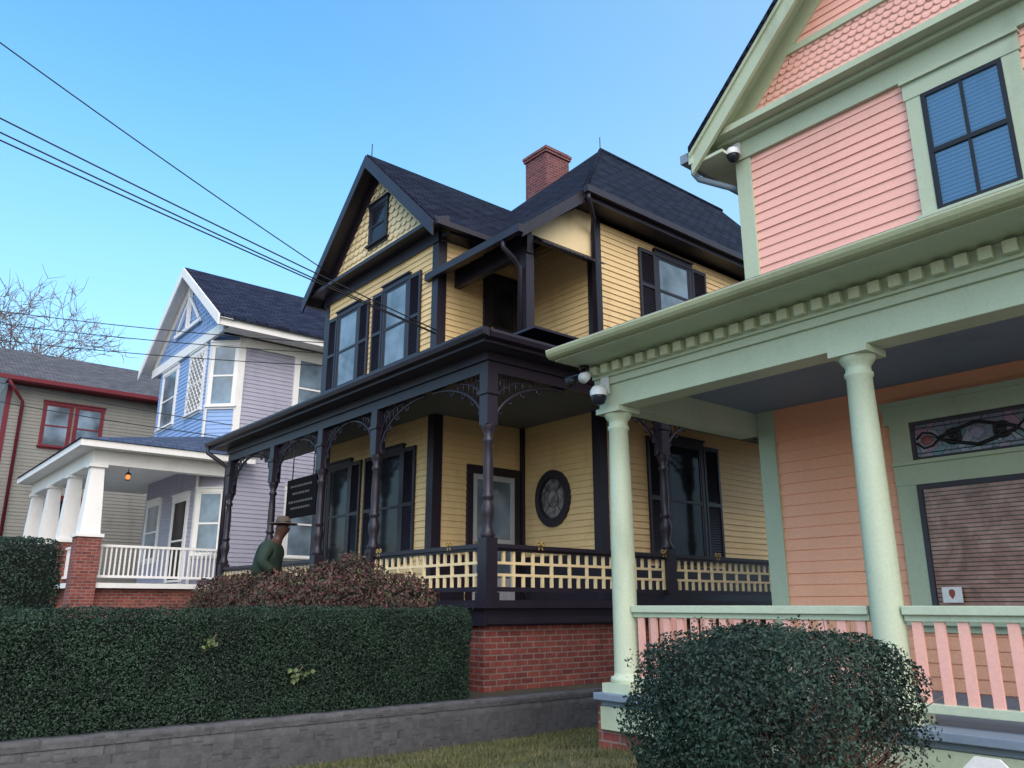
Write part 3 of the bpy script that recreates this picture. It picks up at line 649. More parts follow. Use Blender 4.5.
# ------------------------------------------------------------------ blue house
blu = thing('blue_house', 'pale blue and lavender house with white trim and brick piered porch', 'house', (-25.2, 8.1, 1.2))
Wt = M['white']
sB = WX(-22.0); fB = WY(8.1); bF = WY(7.5)
cB = Wall((-22.6, 7.5), (.70711, .70711), (.70711, -.70711)); CL = .6*math.sqrt(2)
m = MB(); m.box(-28.0, -22.0, 8.1, 20, 1.0, 9.4); siding(m, sB, 1.9, 9.4, 8.12, 20, .12)
m.prism([(-22.02, 8.1, 2.1), (-22.6, 7.52, 2.1), (-27.4, 7.52, 2.1), (-27.98, 8.1, 2.1)], (0, 0, 3.7)); siding(m, cB, 2.1, 5.8, 0, CL, .12); siding(m, bF, 2.1, 5.8, -27.4, -22.6, .12)
m.build('side_wall', M['lav'], blu, recalc=False)
m = MB(); m.prism([(-22.02, 8.1, 5.8), (-22.6, 7.52, 5.8), (-27.4, 7.52, 5.8), (-27.98, 8.1, 5.8)], (0, 0, 3.3))
siding(m, cB, 5.8, 9.1, 0, CL, .12); siding(m, bF, 5.8, 9.1, -27.4, -22.6, .12)
BXC, BH, BZE, BZR = -24.9, 3.75, 9.40, 12.02; BS = (BZR-BZE)/BH
m.prism([(-28.1, 7.52, 9.1), (-21.8, 7.52, 9.1), (-21.8, 7.52, 9.45), (BXC, 7.52, BZR-.2), (-28.1, 7.52, 9.45)], (0, 5, 0))
scallops(m, bF, 9.42, 11.8, lambda z: BXC-BH+(z-BZE+.4)/BS, lambda z: BXC+BH-(z-BZE+.4)/BS, .2, .16)
m.build('front_wall', M['blue'], blu, recalc=False)
m = MB(); chevron(m, BXC, BH, BZE, BZR, 0, .10, 7.12, 20.5); m.build('roof', M['roof_nb'], blu)
m = MB(); chevron(m, BXC, BH, BZE, BZR, .03, .34, 7.07, 7.118); chevron(m, BXC, BH, BZE, BZR, .102, .115, 7.13, 7.5); chevron(m, BXC, BH, BZE, BZR, .12, .5, 7.44, 7.496, .5); m.build('rake_board', Wt, blu)
m = MB(); m.box(-28.2, -21.6, 7.40, 7.497, 9.06, 9.36); m.box(-21.99, -21.3, 7.5, 20, 9.10, 9.14); m.box(-21.3, -21.24, 7.15, 20, 9.10, 9.34); m.box(-21.985, -21.93, 8.2, 20, 8.83, 9.10); m.build('cornice', Wt, blu)
m = MB(); m.box(-22.02, -21.965, 8.05, 8.25, 2.1, 9.1); m.box(-22.68, -22.54, 7.45, 7.49, 2.1, 9.06); m.build('corner_board', Wt, blu)
m = MB(); m.bar((-26.1, 7.40, 10.0), (-23.7, 7.40, 10.0), .05, .12); m.bar((BXC, 7.40, 10.0), (BXC, 7.40, 11.4), .05, .12); m.bar((-25.9, 7.40, 10.1), (-24.95, 7.40, 11.0), .05, .08); m.bar((-23.9, 7.40, 10.1), (-24.85, 7.40, 11.0), .05, .08); m.build('gable_ornament', Wt, blu)
window(cB, blu, .07, CL-.09, 7.05, 8.85, Wt, Wt, M['glass_lt'], tw=.08); window(cB, blu, .09, CL-.11, 2.9, 4.6, Wt, Wt, M['glass_lt'], tw=.08)
window(bF, blu, -24.3, -23.1, 7.05, 8.85, Wt, Wt, M['glass_lt'], tw=.11, lattice=True, label='front window behind a white diamond lattice'); window(bF, blu, -26.9, -25.6, 7.05, 8.85, Wt, Wt, M['glass_lt'], tw=.11)
window(bF, blu, -24.4, -23.3, 2.2, 4.5, Wt, Wt, M['glass'], tw=.14, sill=False, name='door_opening'); window(bF, blu, -27.0, -25.8, 2.9, 4.6, Wt, Wt, M['glass_lt'], tw=.12)
window(sB, blu, 9.9, 10.9, 7.0, 8.8, Wt, Wt, M['glass_lt'], tw=.13); window(sB, blu, 9.9, 10.9, 2.9, 4.8, Wt, Wt, M['glass_lt'], tw=.13)
BF = 2.12
m = MB(); m.box(-29.9, -21.8, 4.55, 7.495, BF-.12, BF); m.box(-22.0+.02, -21.8, 7.495, 8.6, BF-.12, BF-.001); m.build('porch_floor', Wt, blu)
m = MB(); m.box(-29.7, -22.0, 4.75, 5.0, .9, BF-.122); m.box(-22.2, -21.95, 5.0, 8.5, .9, BF-.122); m.build('porch_foundation', M['brick'], blu)
for i, x in enumerate((-22.0, -24.3, -26.9, -29.4)):
    m = MB(); m.box(x-.27, x+.27, 4.48, 5.02, .9, 3.2); m.build('brick_pier', M['brick'], blu)
    m = MB(); m.box(x-.31, x+.31, 4.44, 5.06, 3.2, 3.28)
    a, b = .23, .15
    m.hexa([(x-a, 4.75-a, 3.28), (x+a, 4.75-a, 3.28), (x+a, 4.75+a, 3.28), (x-a, 4.75+a, 3.28), (x-b, 4.75-b, 4.92), (x+b, 4.75-b, 4.92), (x+b, 4.75+b, 4.92), (x-b, 4.75+b, 4.92)])
    m.box(x-.21, x+.21, 4.54, 4.96, 4.92, 5.0); m.build('porch_column', Wt, blu)
m = MB(); m.box(-29.7, -21.85, 4.60, 4.90, 5.0, 5.36); m.box(-22.15, -21.85, 4.90, 8.3, 5.002, 5.359); m.build('porch_beam', Wt, blu)
m = MB(); m.box(-30.0, -21.5, 4.25, 8.09, 5.362, 5.40); m.box(-30.0, -21.44, 4.20, 4.25, 5.36, 5.52); m.box(-21.5, -21.44, 4.25, 8.6, 5.36, 5.519); m.build('porch_soffit', Wt, blu)
m = MB(); A = (-30, 4.15, 5.53); B = (-21.4, 4.15, 5.53); C = (-21.4, 8.6, 5.53); i0 = (-30, 7.5, 6.15); i1 = (-22.4, 7.5, 6.15); i2 = (-22.0, 8.6, 6.0)
m.add([A, B, C, i0, i1, i2], [(0, 1, 4, 3), (1, 2, 5, 4)]); m.build('porch_roof', M['roof_b'], blu)
m = MB(); m.bar((-22.0, 5.02, 3.02), (-22.0, 8.1, 3.02), .08, .06); m.bar((-22.0, 5.02, 2.28), (-22.0, 8.1, 2.28), .07, .06)
for i in range(27): y = 5.12+i*.112; m.box(-22.018, -21.982, y-.018, y+.018, 2.31, 2.99)
m.box(-22.06, -21.94, 8.0, 8.12, BF, 3.1)
m.build('railing', Wt, blu)
m = MB(); m.bar((-24.03, 4.75, 3.02), (-22.27, 4.75, 3.02), .08, .06); m.bar((-24.03, 4.75, 2.28), (-22.27, 4.75, 2.28), .07, .06)
for i in range(15): x = -23.9+i*.112; m.box(x-.018, x+.018, 4.732, 4.768, 2.31, 2.99)
m.build('railing', Wt, blu)
lp = thing('porch_lamp', 'small lit lantern hanging from blue house porch ceiling', 'lamp', (-23.6, 5.9, 4.95))
m = MB(); m.tube([(-23.6, 5.9, 5.36), (-23.6, 5.9, 5.12)], .012, 6); m.lathe((-23.6, 5.9), [(.09, 5.06), (.03, 5.13)], 8); m.lathe((-23.6, 5.9), [(.06, 4.90), (.06, 4.92)], 8); m.build('bracket', M['black'], lp)
m = MB(); m.lathe((-23.6, 5.9), [(.03, 4.93), (.06, 4.96), (.06, 5.02), (.03, 5.055)], 10); m.build('globe', M['bulb'], lp)

# ------------------------------------------------------------------ grey house
gry = thing('grey_house', 'grey olive house with dark red trim at the left edge', 'house', (-38, 8, 1.2))
R = M['red']; sG = WX(-34); fG = WY(4.0)
m = MB(); m.box(-42, -34, 4.0, 22, 1, 9.6); m.prism([(-42, 4.0, 9.6), (-34, 4.0, 9.6), (-38, 4.0, 11.5)], (0, 18, 0)); siding(m, sG, 2.0, 9.6, 4.0, 22, .13); siding(m, fG, 2.0, 9.6, -42, -34, .13); m.build('wall', M['greyolive'], gry, recalc=False)
m = MB(); chevron(m, -38, 4.6, 9.75, 11.95, 0, .1, 3.3, 22.6); m.build('roof', M['roof_g'], gry)
m = MB(); m.box(-33.40, -33.34, 3.28, 22.6, 9.58, 9.74); chevron(m, -38, 4.6, 9.75, 11.95, .101, .28, 3.28, 3.34); m.box(-33.98, -33.40, 3.85, 22, 9.54, 9.57); m.build('eave_trim', R, gry)
m = MB(); m.box(-34.1, -33.96, 3.96, 4.12, 2, 9.5); m.build('corner_board', R, gry)
m = MB(); m.tube([(-33.4, 3.9, 9.55), (-33.6, 4.2, 9.2), (-33.88, 4.5, 8.9), (-33.88, 4.5, 2)], .06, 6); m.build('downspout', R, gry)
window(sG, gry, 5.3, 6.15, 7.35, 8.95, R, R, M['glass_lt'], tw=.09); window(sG, gry, 6.4, 7.25, 7.35, 8.95, R, R, M['glass_lt'], tw=.09)
window(sG, gry, 6.1, 6.95, 3.6, 5.4, R, R, M['glass'], tw=.09); window(sG, gry, 9.4, 10.25, 7.35, 8.95, R, R, M['glass'], tw=.09)
m = MB(); m.box(-42.3, -33.7, 1.5, 3.95, 5.7, 5.95); m.box(-42.4, -33.6, 1.4, 3.98, 5.95, 6.1); m.build('porch_roof', R, gry)
for x in (-34.0, -37, -40):
    m = MB(); m.box(x-.1, x+.1, 1.7, 1.9, 1.2, 5.7); m.build('porch_post', R, gry)

# ------------------------------------------------------------------ wall and plants
rw_ = thing('retaining_wall', 'low grey concrete block retaining wall below the clipped hedge', 'wall', (-7.65, 3, .1))
def rough_box(x0, x1, y0, y1, z0, z1, amp):
    # front and top faces as a worn, uneven grid
    m = MB(); ny = int((y1-y0)/.09); nz = max(2, int((z1-z0)/.07)); vs = []; ph = random.random()*9
    def wob(y, z): return amp*(.6*math.sin(y*7.3+z*11+ph)+.5*math.sin(y*17.1-z*23+ph*2)+random.uniform(-.3, .3))
    for j in range(nz+1):
        for i in range(ny+1):
            y = y0+(y1-y0)*i/ny; z = z0+(z1-z0)*j/nz; vs.append((x1+wob(y, z), y, z+(wob(z, y) if j == nz else 0)))
    n = ny+1; fs = [(j*n+i, j*n+i+1, (j+1)*n+i+1, (j+1)*n+i) for j in range(nz) for i in range(ny)]
    o = len(vs)
    for i in range(ny+1): v = vs[nz*n+i]; vs.append((x0, v[1], v[2]))
    for i in range(ny+1): vs.append((x0, vs[i][1], z0))
    fs += [(nz*n+i, nz*n+i+1, o+i+1, o+i) for i in range(ny)]+[(o+i, o+i+1, o+n+i+1, o+n+i) for i in range(ny)]
    fs += [tuple([j*n for j in range(nz+1)]+[o, o+n]), tuple([j*n+ny for j in range(nz+1)]+[o+ny, o+n+ny])]
    return m.add(vs, fs, True)
rough_box(-7.76, -7.57, -2.0, 8.2, -.1, .50, .003).build('block_course', M['block'], rw_)
rough_box(-7.77, -7.562, -2.0, 8.2, .502, .575, .004).build('coping', M['block'], rw_)
hd = thing('clipped_hedge', 'long clipped dark green hedge above the block retaining wall', 'hedge', (-8.6, 2.5, .55))
HX0, HX1, HY0, HY1, HZ0, HZ1 = -9.3, -7.86, -1.5, 6.0, .58, 1.56
m = MB(); m.box(HX0+.12, HX1-.08, HY0+.1, HY1-.10, .5, HZ1-.08); m.build('shade_core', M['core'], hd)
def hedge_pts(n):
    C = []; Nn = []
    k = int(n*.72); P = np.stack([np.full(k, HX1), np.random.uniform(.8, HY1, k), HZ0-.06+(HZ1-HZ0+.06)*np.random.rand(k)], 1); C.append(P); Nn.append(np.tile([1., 0, .15], (k, 1)))
    k2 = int(n*.13); P = np.stack([HX1-(HX1-HX0)*np.random.rand(k2)**1.6, np.random.uniform(.8, HY1, k2), np.full(k2, HZ1)], 1); C.append(P); Nn.append(np.tile([0., 0, 1.], (k2, 1)))
    k3 = int(n*.08); P = np.stack([np.random.uniform(HX0, HX1, k3), np.full(k3, HY1), np.random.uniform(HZ0, HZ1, k3)], 1); C.append(P); Nn.append(np.tile([.2, 1., 0], (k3, 1)))
    k4 = n-k-k2-k3; P = np.stack([np.full(k4, HX1), np.random.uniform(HY0, .8, k4), HZ0-.06+(HZ1-HZ0+.06)*np.random.rand(k4)], 1); C.append(P); Nn.append(np.tile([1., 0, .15], (k4, 1)))
    C = np.concatenate(C); Nn = np.concatenate(Nn)
    l = lump(C, 1.1)
    C = C+Nn*(l*.038-.075*np.random.rand(n)**2)[:, None]
    tz = np.clip((C[:, 2]-(HZ1-.16))/.16, 0, 1); C[:, 0] -= np.where(C[:, 0] > HX1-.3, .10*tz**2, 0)
    ty = np.clip((C[:, 1]-(HY1-.2))/.2, 0, 1); C[:, 0] -= np.where(C[:, 0] > HX1-.3, .12*ty**2, 0)
    return C, Nn
C, Nn = hedge_pts(84000); leaves('foliage', C, Nn, .0245, M['hedge'], hd, .6, .7)
k = 900; P = np.stack([np.full(k, HX1)+np.random.uniform(-.1, .03, k), np.random.uniform(HY0, HY1, k), HZ1+np.random.uniform(-.03, .05, k)], 1); leaves('stray_shoots', P, np.tile([.3, 0, .3], (k, 1)), .028, M['hedge'], hd, .4, 1)
for (y, z, lab) in ((2.85, 1.25, 'green vine sprig hanging high on the hedge face'), (3.75, .93, 'green vine sprig low on the hedge face')):
    v = thing('vine_sprig', lab, 'vine', (HX1, y, z))
    k = 16; P = np.array([HX1+.05, y, z])+np.random.normal(0, 1, (k, 3))*np.array([.015, .038, .032]); leaves('leaf', P, np.tile([1., 0, .3], (k, 1)), .055, M['ivy'], v, .8, .4)
    m = MB(); m.tube([(HX1-.02, y-.05, z-.1), (HX1+.03, y, z), (HX1+.02, y+.06, z+.08)], .004, 5); m.build('stem', M['twig'], v)
# boxwood in front of the pink porch
bw = thing('boxwood_shrub', 'rounded dark boxwood shrub in front of the pink porch', 'shrub', (-2.6, 4.0, .4))
c = np.array((-2.62, 3.99, .96)); r = np.array((.67, .65, .515))
RX = np.array((.64, .768, 0.)); FX = np.array((.768, -.64, 0))          # across the bush, and toward the walk
m = MB(); q = c-RX*.22; m.ellipsoid((q[0], q[1], c[2]+.17), (r[0]*.55, r[1]*.55, r[2]*.54), 22, 14, .12); m.build('shade_core', M['core'], bw)
def open_side(C, Nn):
    q = C-c; a = q@RX; h = q[:, 2]
    wob = .13*lump(C*1.3, 1.6)
    p = np.clip((a+.02+wob)/.26, 0, 1)*np.clip((.16-h+wob)/.26, 0, 1)*.95
    p = np.maximum(p, .85*np.clip((-.22-h+wob)/.2, 0, 1))
    p = np.maximum(p, .62*(lump(C*1.0, 2.2) < -.38))
    k = np.random.rand(len(C)) > p
    return C[k], Nn[k]
C, Nn = ell_leaves(c, r, 64000, .28, .085, -.9, 1.8, 3.4); C, Nn = open_side(C, Nn); leaves('foliage', C, Nn, .0225, M['box'], bw, .58, .82)
C, Nn = ell_leaves(c, r*1.03, 5000, .12, .15, -.4, 2.2, 3.2); C, Nn = open_side(C, Nn); leaves('new_shoots', C, Nn, .0225, M['box'], bw, .5, .95)
m = MB()
for i in range(190):
    t = random.uniform(0, 6.28); rr = random.uniform(.15, .60); up = random.uniform(.75, 1.2)
    if i > 30: t = math.atan2(RX[1]+.45*FX[1], RX[0]+.45*FX[0])+random.gauss(0, .65); rr = random.uniform(.30, .66); up = random.uniform(.55, 1.22)
    q = (c[0]+rr*math.cos(t), c[1]+rr*math.sin(t), up); md = (c[0]+.5*rr*math.cos(t+random.gauss(0, .2)), c[1]+.5*rr*math.sin(t+random.gauss(0, .2)), .4+(up-.4)*random.uniform(.35, .6))
    m.tube([(c[0]+.14*math.cos(t), c[1]+.14*math.sin(t), .33), md, q], [.013, .008, .003], 5)
    for j in range(4):
        e_ = Vector(md).lerp(Vector(q), random.uniform(.1, .95)); m.tube([e_, e_+Vector((random.gauss(0, .08), random.gauss(0, .08), random.uniform(.03, .14)))], [.0045, .002], 4)
for i in range(6):
    t = random.uniform(0, 6.28); q0 = Vector((c[0]+.42*math.cos(t), c[1]+.42*math.sin(t), 1.36)); m.tube([q0, q0+Vector((random.uniform(-.03, .03), random.uniform(-.03, .03), random.uniform(.10, .18)))], .0025, 4)
m.build('stems', M['twig'], bw)
rb = thing('clipped_shrub', 'clipped boxy dark green shrub at the far left before the white columned porch', 'shrub', (-17.0, 2.45, 1.0))
c = (-17.05, 2.42, 1.88); r = (.92, .80, .88)
m = MB(); m.box(c[0]-r[0]*.84, c[0]+r[0]*.84, c[1]-r[1]*.84, c[1]+r[1]*.84, 1.0, c[2]+r[2]*.86); m.build('shade_core', M['core'], rb, bevel=.12)
d = np.random.normal(0, 1, (16000, 3)); d /= ((np.abs(d)**6).sum(1)**(1/6))[:, None]
C = np.array(c)+d*np.array(r)*(1+.03*lump(d*2)-.10*np.random.rand(len(d))**2)[:, None]; leaves('foliage', C, d, .045, M['hedge'], rb, .6, .7)
red_lab = ['reddish brown shrub at the right end of the row beside the corner post', 'twiggy reddish shrub second from the right in the row before the yellow porch', 'reddish brown shrub in the middle of the row just below the person', 'reddish shrub left of the steps, second from the left in the row', 'leftmost reddish shrub of the row before the yellow porch']
for i, (x, y, zt, rr, nl) in enumerate(((-8.98, 5.65, 1.93, .60, 6500), (-9.85, 5.3, 2.12, .75, 9000), (-10.75, 4.95, 1.97, .74, 9000), (-13.7, 5.65, 2.06, .78, 7500), (-14.9, 5.6, 2.02, .72, 6500))):
    gz = yard_z(x, y); s = thing('azalea_shrub', red_lab[i], 'shrub', (x, y, gz), 'reddish shrubs along the yellow porch front')
    c = (x, y, (gz+zt)/2+.1); r = (rr, rr*.8, (zt-gz)/2)
    m = MB(); m.ellipsoid((x, y, c[2]-.05), (rr*.70, rr*.52, r[2]*.70), 14, 10, .12); m.build('shade_core', M['core_r'], s)
    C, Nn = ell_leaves(c, r, nl, .34, .18, -.6, 1.6); leaves('foliage', C, Nn, .052, M['azalea'], s, .55, .85)
    m = MB()
    for k in range(24):
        t = random.uniform(0, 6.28); q = random.uniform(.3, 1.0)
        e_ = (x+rr*q*math.cos(t), y+rr*.8*q*math.sin(t), c[2]+r[2]*random.uniform(.55, .98)*math.sqrt(max(.05, 1-.8*q*q)))
        m.tube([(x+.1*math.cos(t), y+.1*math.sin(t), gz), (x+.6*rr*q*math.cos(t), y+.5*rr*q*math.sin(t), (gz+e_[2])/2), e_], [.012, .008, .003], 4)
    m.build('stems', M['twig'], s)

# bare tree
def branch(mb, p, d, L, r, lev):
    pts = [p]; rr = [r]; q = p.copy(); dd = d.copy()
    for i in range(4):
        dd = (dd+Vector((random.gauss(0, .13), random.gauss(0, .13), random.gauss(.03, .08)))).normalized(); q = q+dd*L/4; pts.append(q.copy()); rr.append(r*(1-.14*(i+1)))
    mb.tube(pts, rr, 5 if lev > 2 else 3, caps=False)
    if lev == 0: return
    for k in range(4):
        i = random.choice((2, 3, 4)); a = Vector((random.gauss(0, 1), random.gauss(0, 1), random.gauss(.15, .6))).normalized()
        branch(mb, pts[i], (dd*.75+a*.85).normalized(), L*random.uniform(.56, .76), max(.017, rr[i]*.60), lev-1)
tr_ = thing('bare_tree', 'leafless brown tree rising behind the grey house roof', 'tree', (-49, 5.4, 1))
m = MB(); m.tube([(-49, 5.4, 1), (-49.1, 5.45, 5), (-49, 5.4, 10.2)], [.45, .36, .26], 8); m.build('trunk', M['bark'], tr_)
m = MB()
for k in range(10): branch(m, Vector((-49, 5.4, 8.0+k*.34)), Vector((math.cos(k*.9+.4)*.68, math.sin(k*.9+.4)*.68, .76)).normalized(), 4.1, .15, 4)
m.build('crown', M['bark'], tr_, recalc=False)

# ------------------------------------------------------------------ wires
def wire(label, p, q, sag, r=.012, group=None, name='overhead_wire'):
    p = Vector(p); q = Vector(q); m = MB(); pts = []
    for i in range(33):
        t = i/32; a = p.lerp(q, t); a.z -= sag*4*t*(1-t); pts.append(a)
    m.tube(pts, r, 5); m.build(name, M['wire'], None, loc=tuple(p), label=label, cat='wire', group=group)
def ext(p, q, k): p = Vector(p); q = Vector(q); return tuple(p+(q-p)*k)
wire('topmost overhead wire running steeply from upper left to the yellow gable', (-15.56, 7.56, 8.85), ext((-15.56, 7.56, 8.85), (-14.9, .73, 11.35), 2.2), .25, .013)
a0 = (-11.72, 7.93, 6.45)
for dz, dx, lab in ((0, 0, 'lowest of the three close overhead cables reaching the yellow upper windows'), (.14, -.08, 'middle of the three close overhead cables reaching the yellow upper windows'), (.26, .05, 'uppermost of the three close overhead cables reaching the yellow upper windows')):
    p = (a0[0]+dx*.5, a0[1], a0[2]+dz*.25); q = (-11.9+dx, .78, 7.85+dz*1.2); wire(lab, p, ext(p, q, 2.2), .12+dz*.1, .012)
for zz, ze, lab in ((7.45, 8.95, 'uppermost of the thin wires passing before the blue gable'), (7.2, 8.62, 'second of the thin wires passing before the blue gable'), (6.9, 8.2, 'third thin wire down, crossing the blue upper windows')):
    p = (-16.3, 7.93, zz); wire(lab, p, ext(p, (-22.6, 2.15, ze), 2.0), .28, .011)
p = (-18.0, 6.6, 5.3); wire('lowest thin wire sagging in front of the blue house porch roof', p, ext(p, (-24, 2.5, 6.9), 2.2), .2, .011)
p = (-18.0, 6.6, 5.6); wire('thin wire just above the blue house porch roof, second from the bottom', p, ext(p, (-24, 2.5, 7.4), 2.2), .2, .010)

# ------------------------------------------------------------------ small things
def cam_dome(name, label, x, y, z):
    t = thing(name, label, 'camera', (x, y, z))
    m = MB(); m.lathe((x, y), [(.02, z-.09), (.055, z-.075), (.075, z-.03), (.075, z)], 14); m.build('dome', M['glass'], t)
    m = MB(); m.lathe((x, y), [(.082, z), (.085, z+.05), (.06, z+.09), (.03, z+.10)], 14); m.bar((x, y, z+.08), (x, y+.10, z+.13), .04, .04); m.box(x-.05, x+.05, y+.08, y+.10, z+.03, z+.2); m.build('housing', M['metal_white'], t)
cam_dome('security_camera', 'white dome camera on the pink porch beam corner', -5.17, 5.39, 3.53); cam_dome('security_camera', 'white dome camera under the upper pink gable corner', -4.97, 7.68, 6.93)
fl = thing('flood_light', 'twin floodlight under the pink porch eave tip', 'lamp', (-5.35, 5.38, 3.87))
m = MB(); m.lathe((-5.35, 5.38), [(.05, 3.83), (.05, 3.867)], 12); m.tube([(-5.35, 5.38, 3.83), (-5.41, 5.36, 3.77)], .012, 6); m.tube([(-5.35, 5.38, 3.83), (-5.29, 5.36, 3.77)], .012, 6); m.build('mount', M['black'], fl)
for dx in (-.07, .07):
    m = MB(); m.tube([(-5.35+dx, 5.37, 3.78), (-5.35+dx*1.2, 5.33, 3.74), (-5.35+dx*1.5, 5.26, 3.70)], [.025, .045, .055], 10); m.build('lamp_head', M['metal_white'] if dx > 0 else M['black'], fl)
SX = .12
sg = thing('hanging_sign', 'black sign board hanging between the left porch posts', 'sign', (-14.35+SX, 6.66, 3.2))
m = MB(); m.box(-14.98+SX, -13.72+SX, 6.64, 6.68, 3.2, 3.95); m.build('board', M['board'], sg, bevel=.006)
for x in (-14.8, -13.9):
    m = MB(); m.tube([(x+SX, 6.66, 3.95), (x+SX, 6.66, 4.74)], .012, 5); m.build('chain', D, sg)
m = MB()
for j, (z, a, b) in enumerate(((3.80, -14.8, -13.9), (3.66, -14.7, -14.0), (3.50, -14.85, -13.85), (3.38, -14.75, -13.95))):
    x = a
    while x < b: w = random.uniform(.04, .10); m.box(x+SX, min(b, x+w)+SX, 6.634, 6.639, z-.02, z+.02); x += w+.03
m.build('lettering', M['letter'], sg)
ys = thing('yard_sign', 'white octagonal yard sign at the bottom right below the pink porch', 'sign', (-1.66, 4.2, .4))
m = MB(); cx, cz = -1.66, .80
m.prism([(cx+.14*math.cos(math.pi/8+k*math.pi/4), 4.19, cz+.14*math.sin(math.pi/8+k*math.pi/4)) for k in range(8)], (0, .012, 0)); m.build('panel', M['white'], ys)
m = MB(); m.box(cx-.012, cx+.012, 4.204, 4.224, .3, .75); m.build('stake', M['metal_white'], ys)
wc = thing('window_card', 'small white card with a brown emblem in the pink porch window', 'sign', (-3.17, 7.74, 1.47))
m = MB(); m.box(-3.25, -3.08, 7.765, 7.772, 1.62, 1.755); m.build('card', M['white'], wc)
m = MB(); m.prism([(-3.165, 7.763, 1.650), (-3.14, 7.763, 1.685), (-3.138, 7.763, 1.715), (-3.150, 7.763, 1.735), (-3.180, 7.763, 1.735), (-3.192, 7.763, 1.715), (-3.19, 7.763, 1.685)], (0, .0015, 0)); m.build('emblem', M['emblem'], wc)
# gold bows on the railings
b0 = thing('ribbon_bow', 'gold ribbon bow on the side rail nearest the front corner post', 'bow', (-8.46, 7.55, 2.41), 'gold bows on the yellow porch railing')
m = MB()
for s in (-1, 1):
    m.tube([(-8.44, 7.55, 2.41)]+[(-8.42, 7.55+s*(.02+.13*math.sin(t)), 2.42+.075*math.sin(2*t)*.9) for t in [math.pi*k/10 for k in range(1, 10)]]+[(-8.44, 7.55, 2.41)], .026, 6)
m.build('loops', M['gold'], b0)
m = MB(); m.ellipsoid((-8.41, 7.55, 2.41), (.035, .04, .04), 10, 8); m.build('knot', M['gold'], b0)
for s in (-1, 1):
    m = MB(); m.bar((-8.43, 7.55, 2.40), (-8.41, 7.55+s*.09, 2.23), .05, .012, up=(1, 0, 0)); m.build('tail', M['gold'], b0)
b0.scale = (.44, .44, .44)
def copy_tree(o, parent=None):
    c = o.copy(); COL.objects.link(c); c.parent = parent
    for ch in list(o.children): copy_tree(ch, c)
    return c
for (x, y, rz, lab) in ((-8.46, 9.2, 0, 'gold ribbon bow second along the side rail, left of the green column'), (-8.46, 10.2, 0, 'gold ribbon bow on the side rail beside the rear post'), (-8.46, 11.6, 0, 'gold ribbon bow farthest along the side rail'), (-9.3, 6.62, -math.pi/2, 'gold ribbon bow on the front rail left of the corner post'), (-11.2, 6.62, -math.pi/2, 'gold ribbon bow on the front rail beside the steps')):
    c_ = copy_tree(b0); c_.location = (x, y, 2.41); c_.rotation_euler[2] = rz; c_['label'] = lab

# ------------------------------------------------------------------ person
pe = thing('person', 'person in green jacket and broad brimmed hat by the porch steps', 'person', (-12.82, 5.52, 1.09), rz=-math.radians(38))
pe.scale = (1.06, 1.06, 1.06)
LEAN = .10
def lean(p):
    x, y, z = p; k = max(0, z-.92); return (x, y+LEAN*k, z)
def skin(name, V, E, Rr, mat, parent, root=0, lev=2):
    V = [lean(p) for p in V]
    me = bpy.data.meshes.new(name); me.from_pydata(V, E, []); o = bpy.data.objects.new(name, me); COL.objects.link(o); o.parent = parent
    md = o.modifiers.new('Skin', 'SKIN'); md.use_smooth_shade = True
    sv = me.skin_vertices[0].data
    for i, r in enumerate(Rr): sv[i].radius = (r, r) if not isinstance(r, tuple) else r; sv[i].use_root = (i == root)
    sd = o.modifiers.new('Sub', 'SUBSURF'); sd.levels = lev; sd.render_levels = lev
    me.materials.append(mat); return o
V = [(0, -.02, .94), (0, 0, 1.12), (0, .02, 1.32), (0, .04, 1.46), (0, .07, 1.545), (0, .09, 1.63), (0, .08, 1.70)]; Rr = [.13, .13, .15, .072, .088, .112, .095]; E = [(i, i+1) for i in range(6)]
V += [(0, .205, 1.615)]; Rr += [.024]; E += [(5, 7)]
for s in (-1, 1):
    b = len(V); V += [(s*.10, -.01, .88), (s*.11, .02, .50), (s*.11, -.02, .09), (s*.12, .15, .04)]; Rr += [.095, .062, .045, .038]; E += [(0, b), (b, b+1), (b+1, b+2), (b+2, b+3)]
    b = len(V); V += [(s*.18, .0, 1.36), (s*.25, -.03, 1.12), (s*.22, .16, .96), (s*.215, .22, .93)]; Rr += [.062, .045, .032, .03]; E += [(2, b), (b, b+1), (b+1, b+2), (b+2, b+3)]
    h = b+3
    for k, (fx, ln) in enumerate(((-.03, .075), (-.01, .085), (.01, .08), (.03, .065))):
        q = len(V); V += [(s*.215+fx, .29, .91), (s*.215+fx, .29+ln*.6, .885), (s*.215+fx, .29+ln*.75, .86)]; Rr += [.010, .009, .008]; E += [(h, q), (q, q+1), (q+1, q+2)]
    q = len(V); V += [(s*.215-s*.045, .25, .915), (s*.215-s*.06, .29, .90)]; Rr += [.011, .009]; E += [(h, q), (q, q+1)]
    q = len(V); V += [(s*.105, .075, 1.63)]; Rr += [.018]; E += [(5, q)]
skin('body', V, E, Rr, M['skin'], pe)
V = [(0, -.04, .86), (0, -.05, 1.0), (0, -.05, 1.16), (0, -.03, 1.30), (0, .01, 1.40), (0, .03, 1.455)]; Rr = [(.26, .22), (.27, .23), (.27, .23), (.25, .19), .12, .085]; E = [(i, i+1) for i in range(5)]
for s in (-1, 1):
    b = len(V); V += [(s*.24, -.02, 1.33), (s*.33, -.06, 1.10), (s*.27, .12, .965)]; Rr += [.11, .095, .064]; E += [(3, b), (b, b+1), (b+1, b+2)]
skin('jacket', V, E, Rr, M['jacket'], pe)
V = [(0, -.02, .92)]; Rr = [.15]; E = []
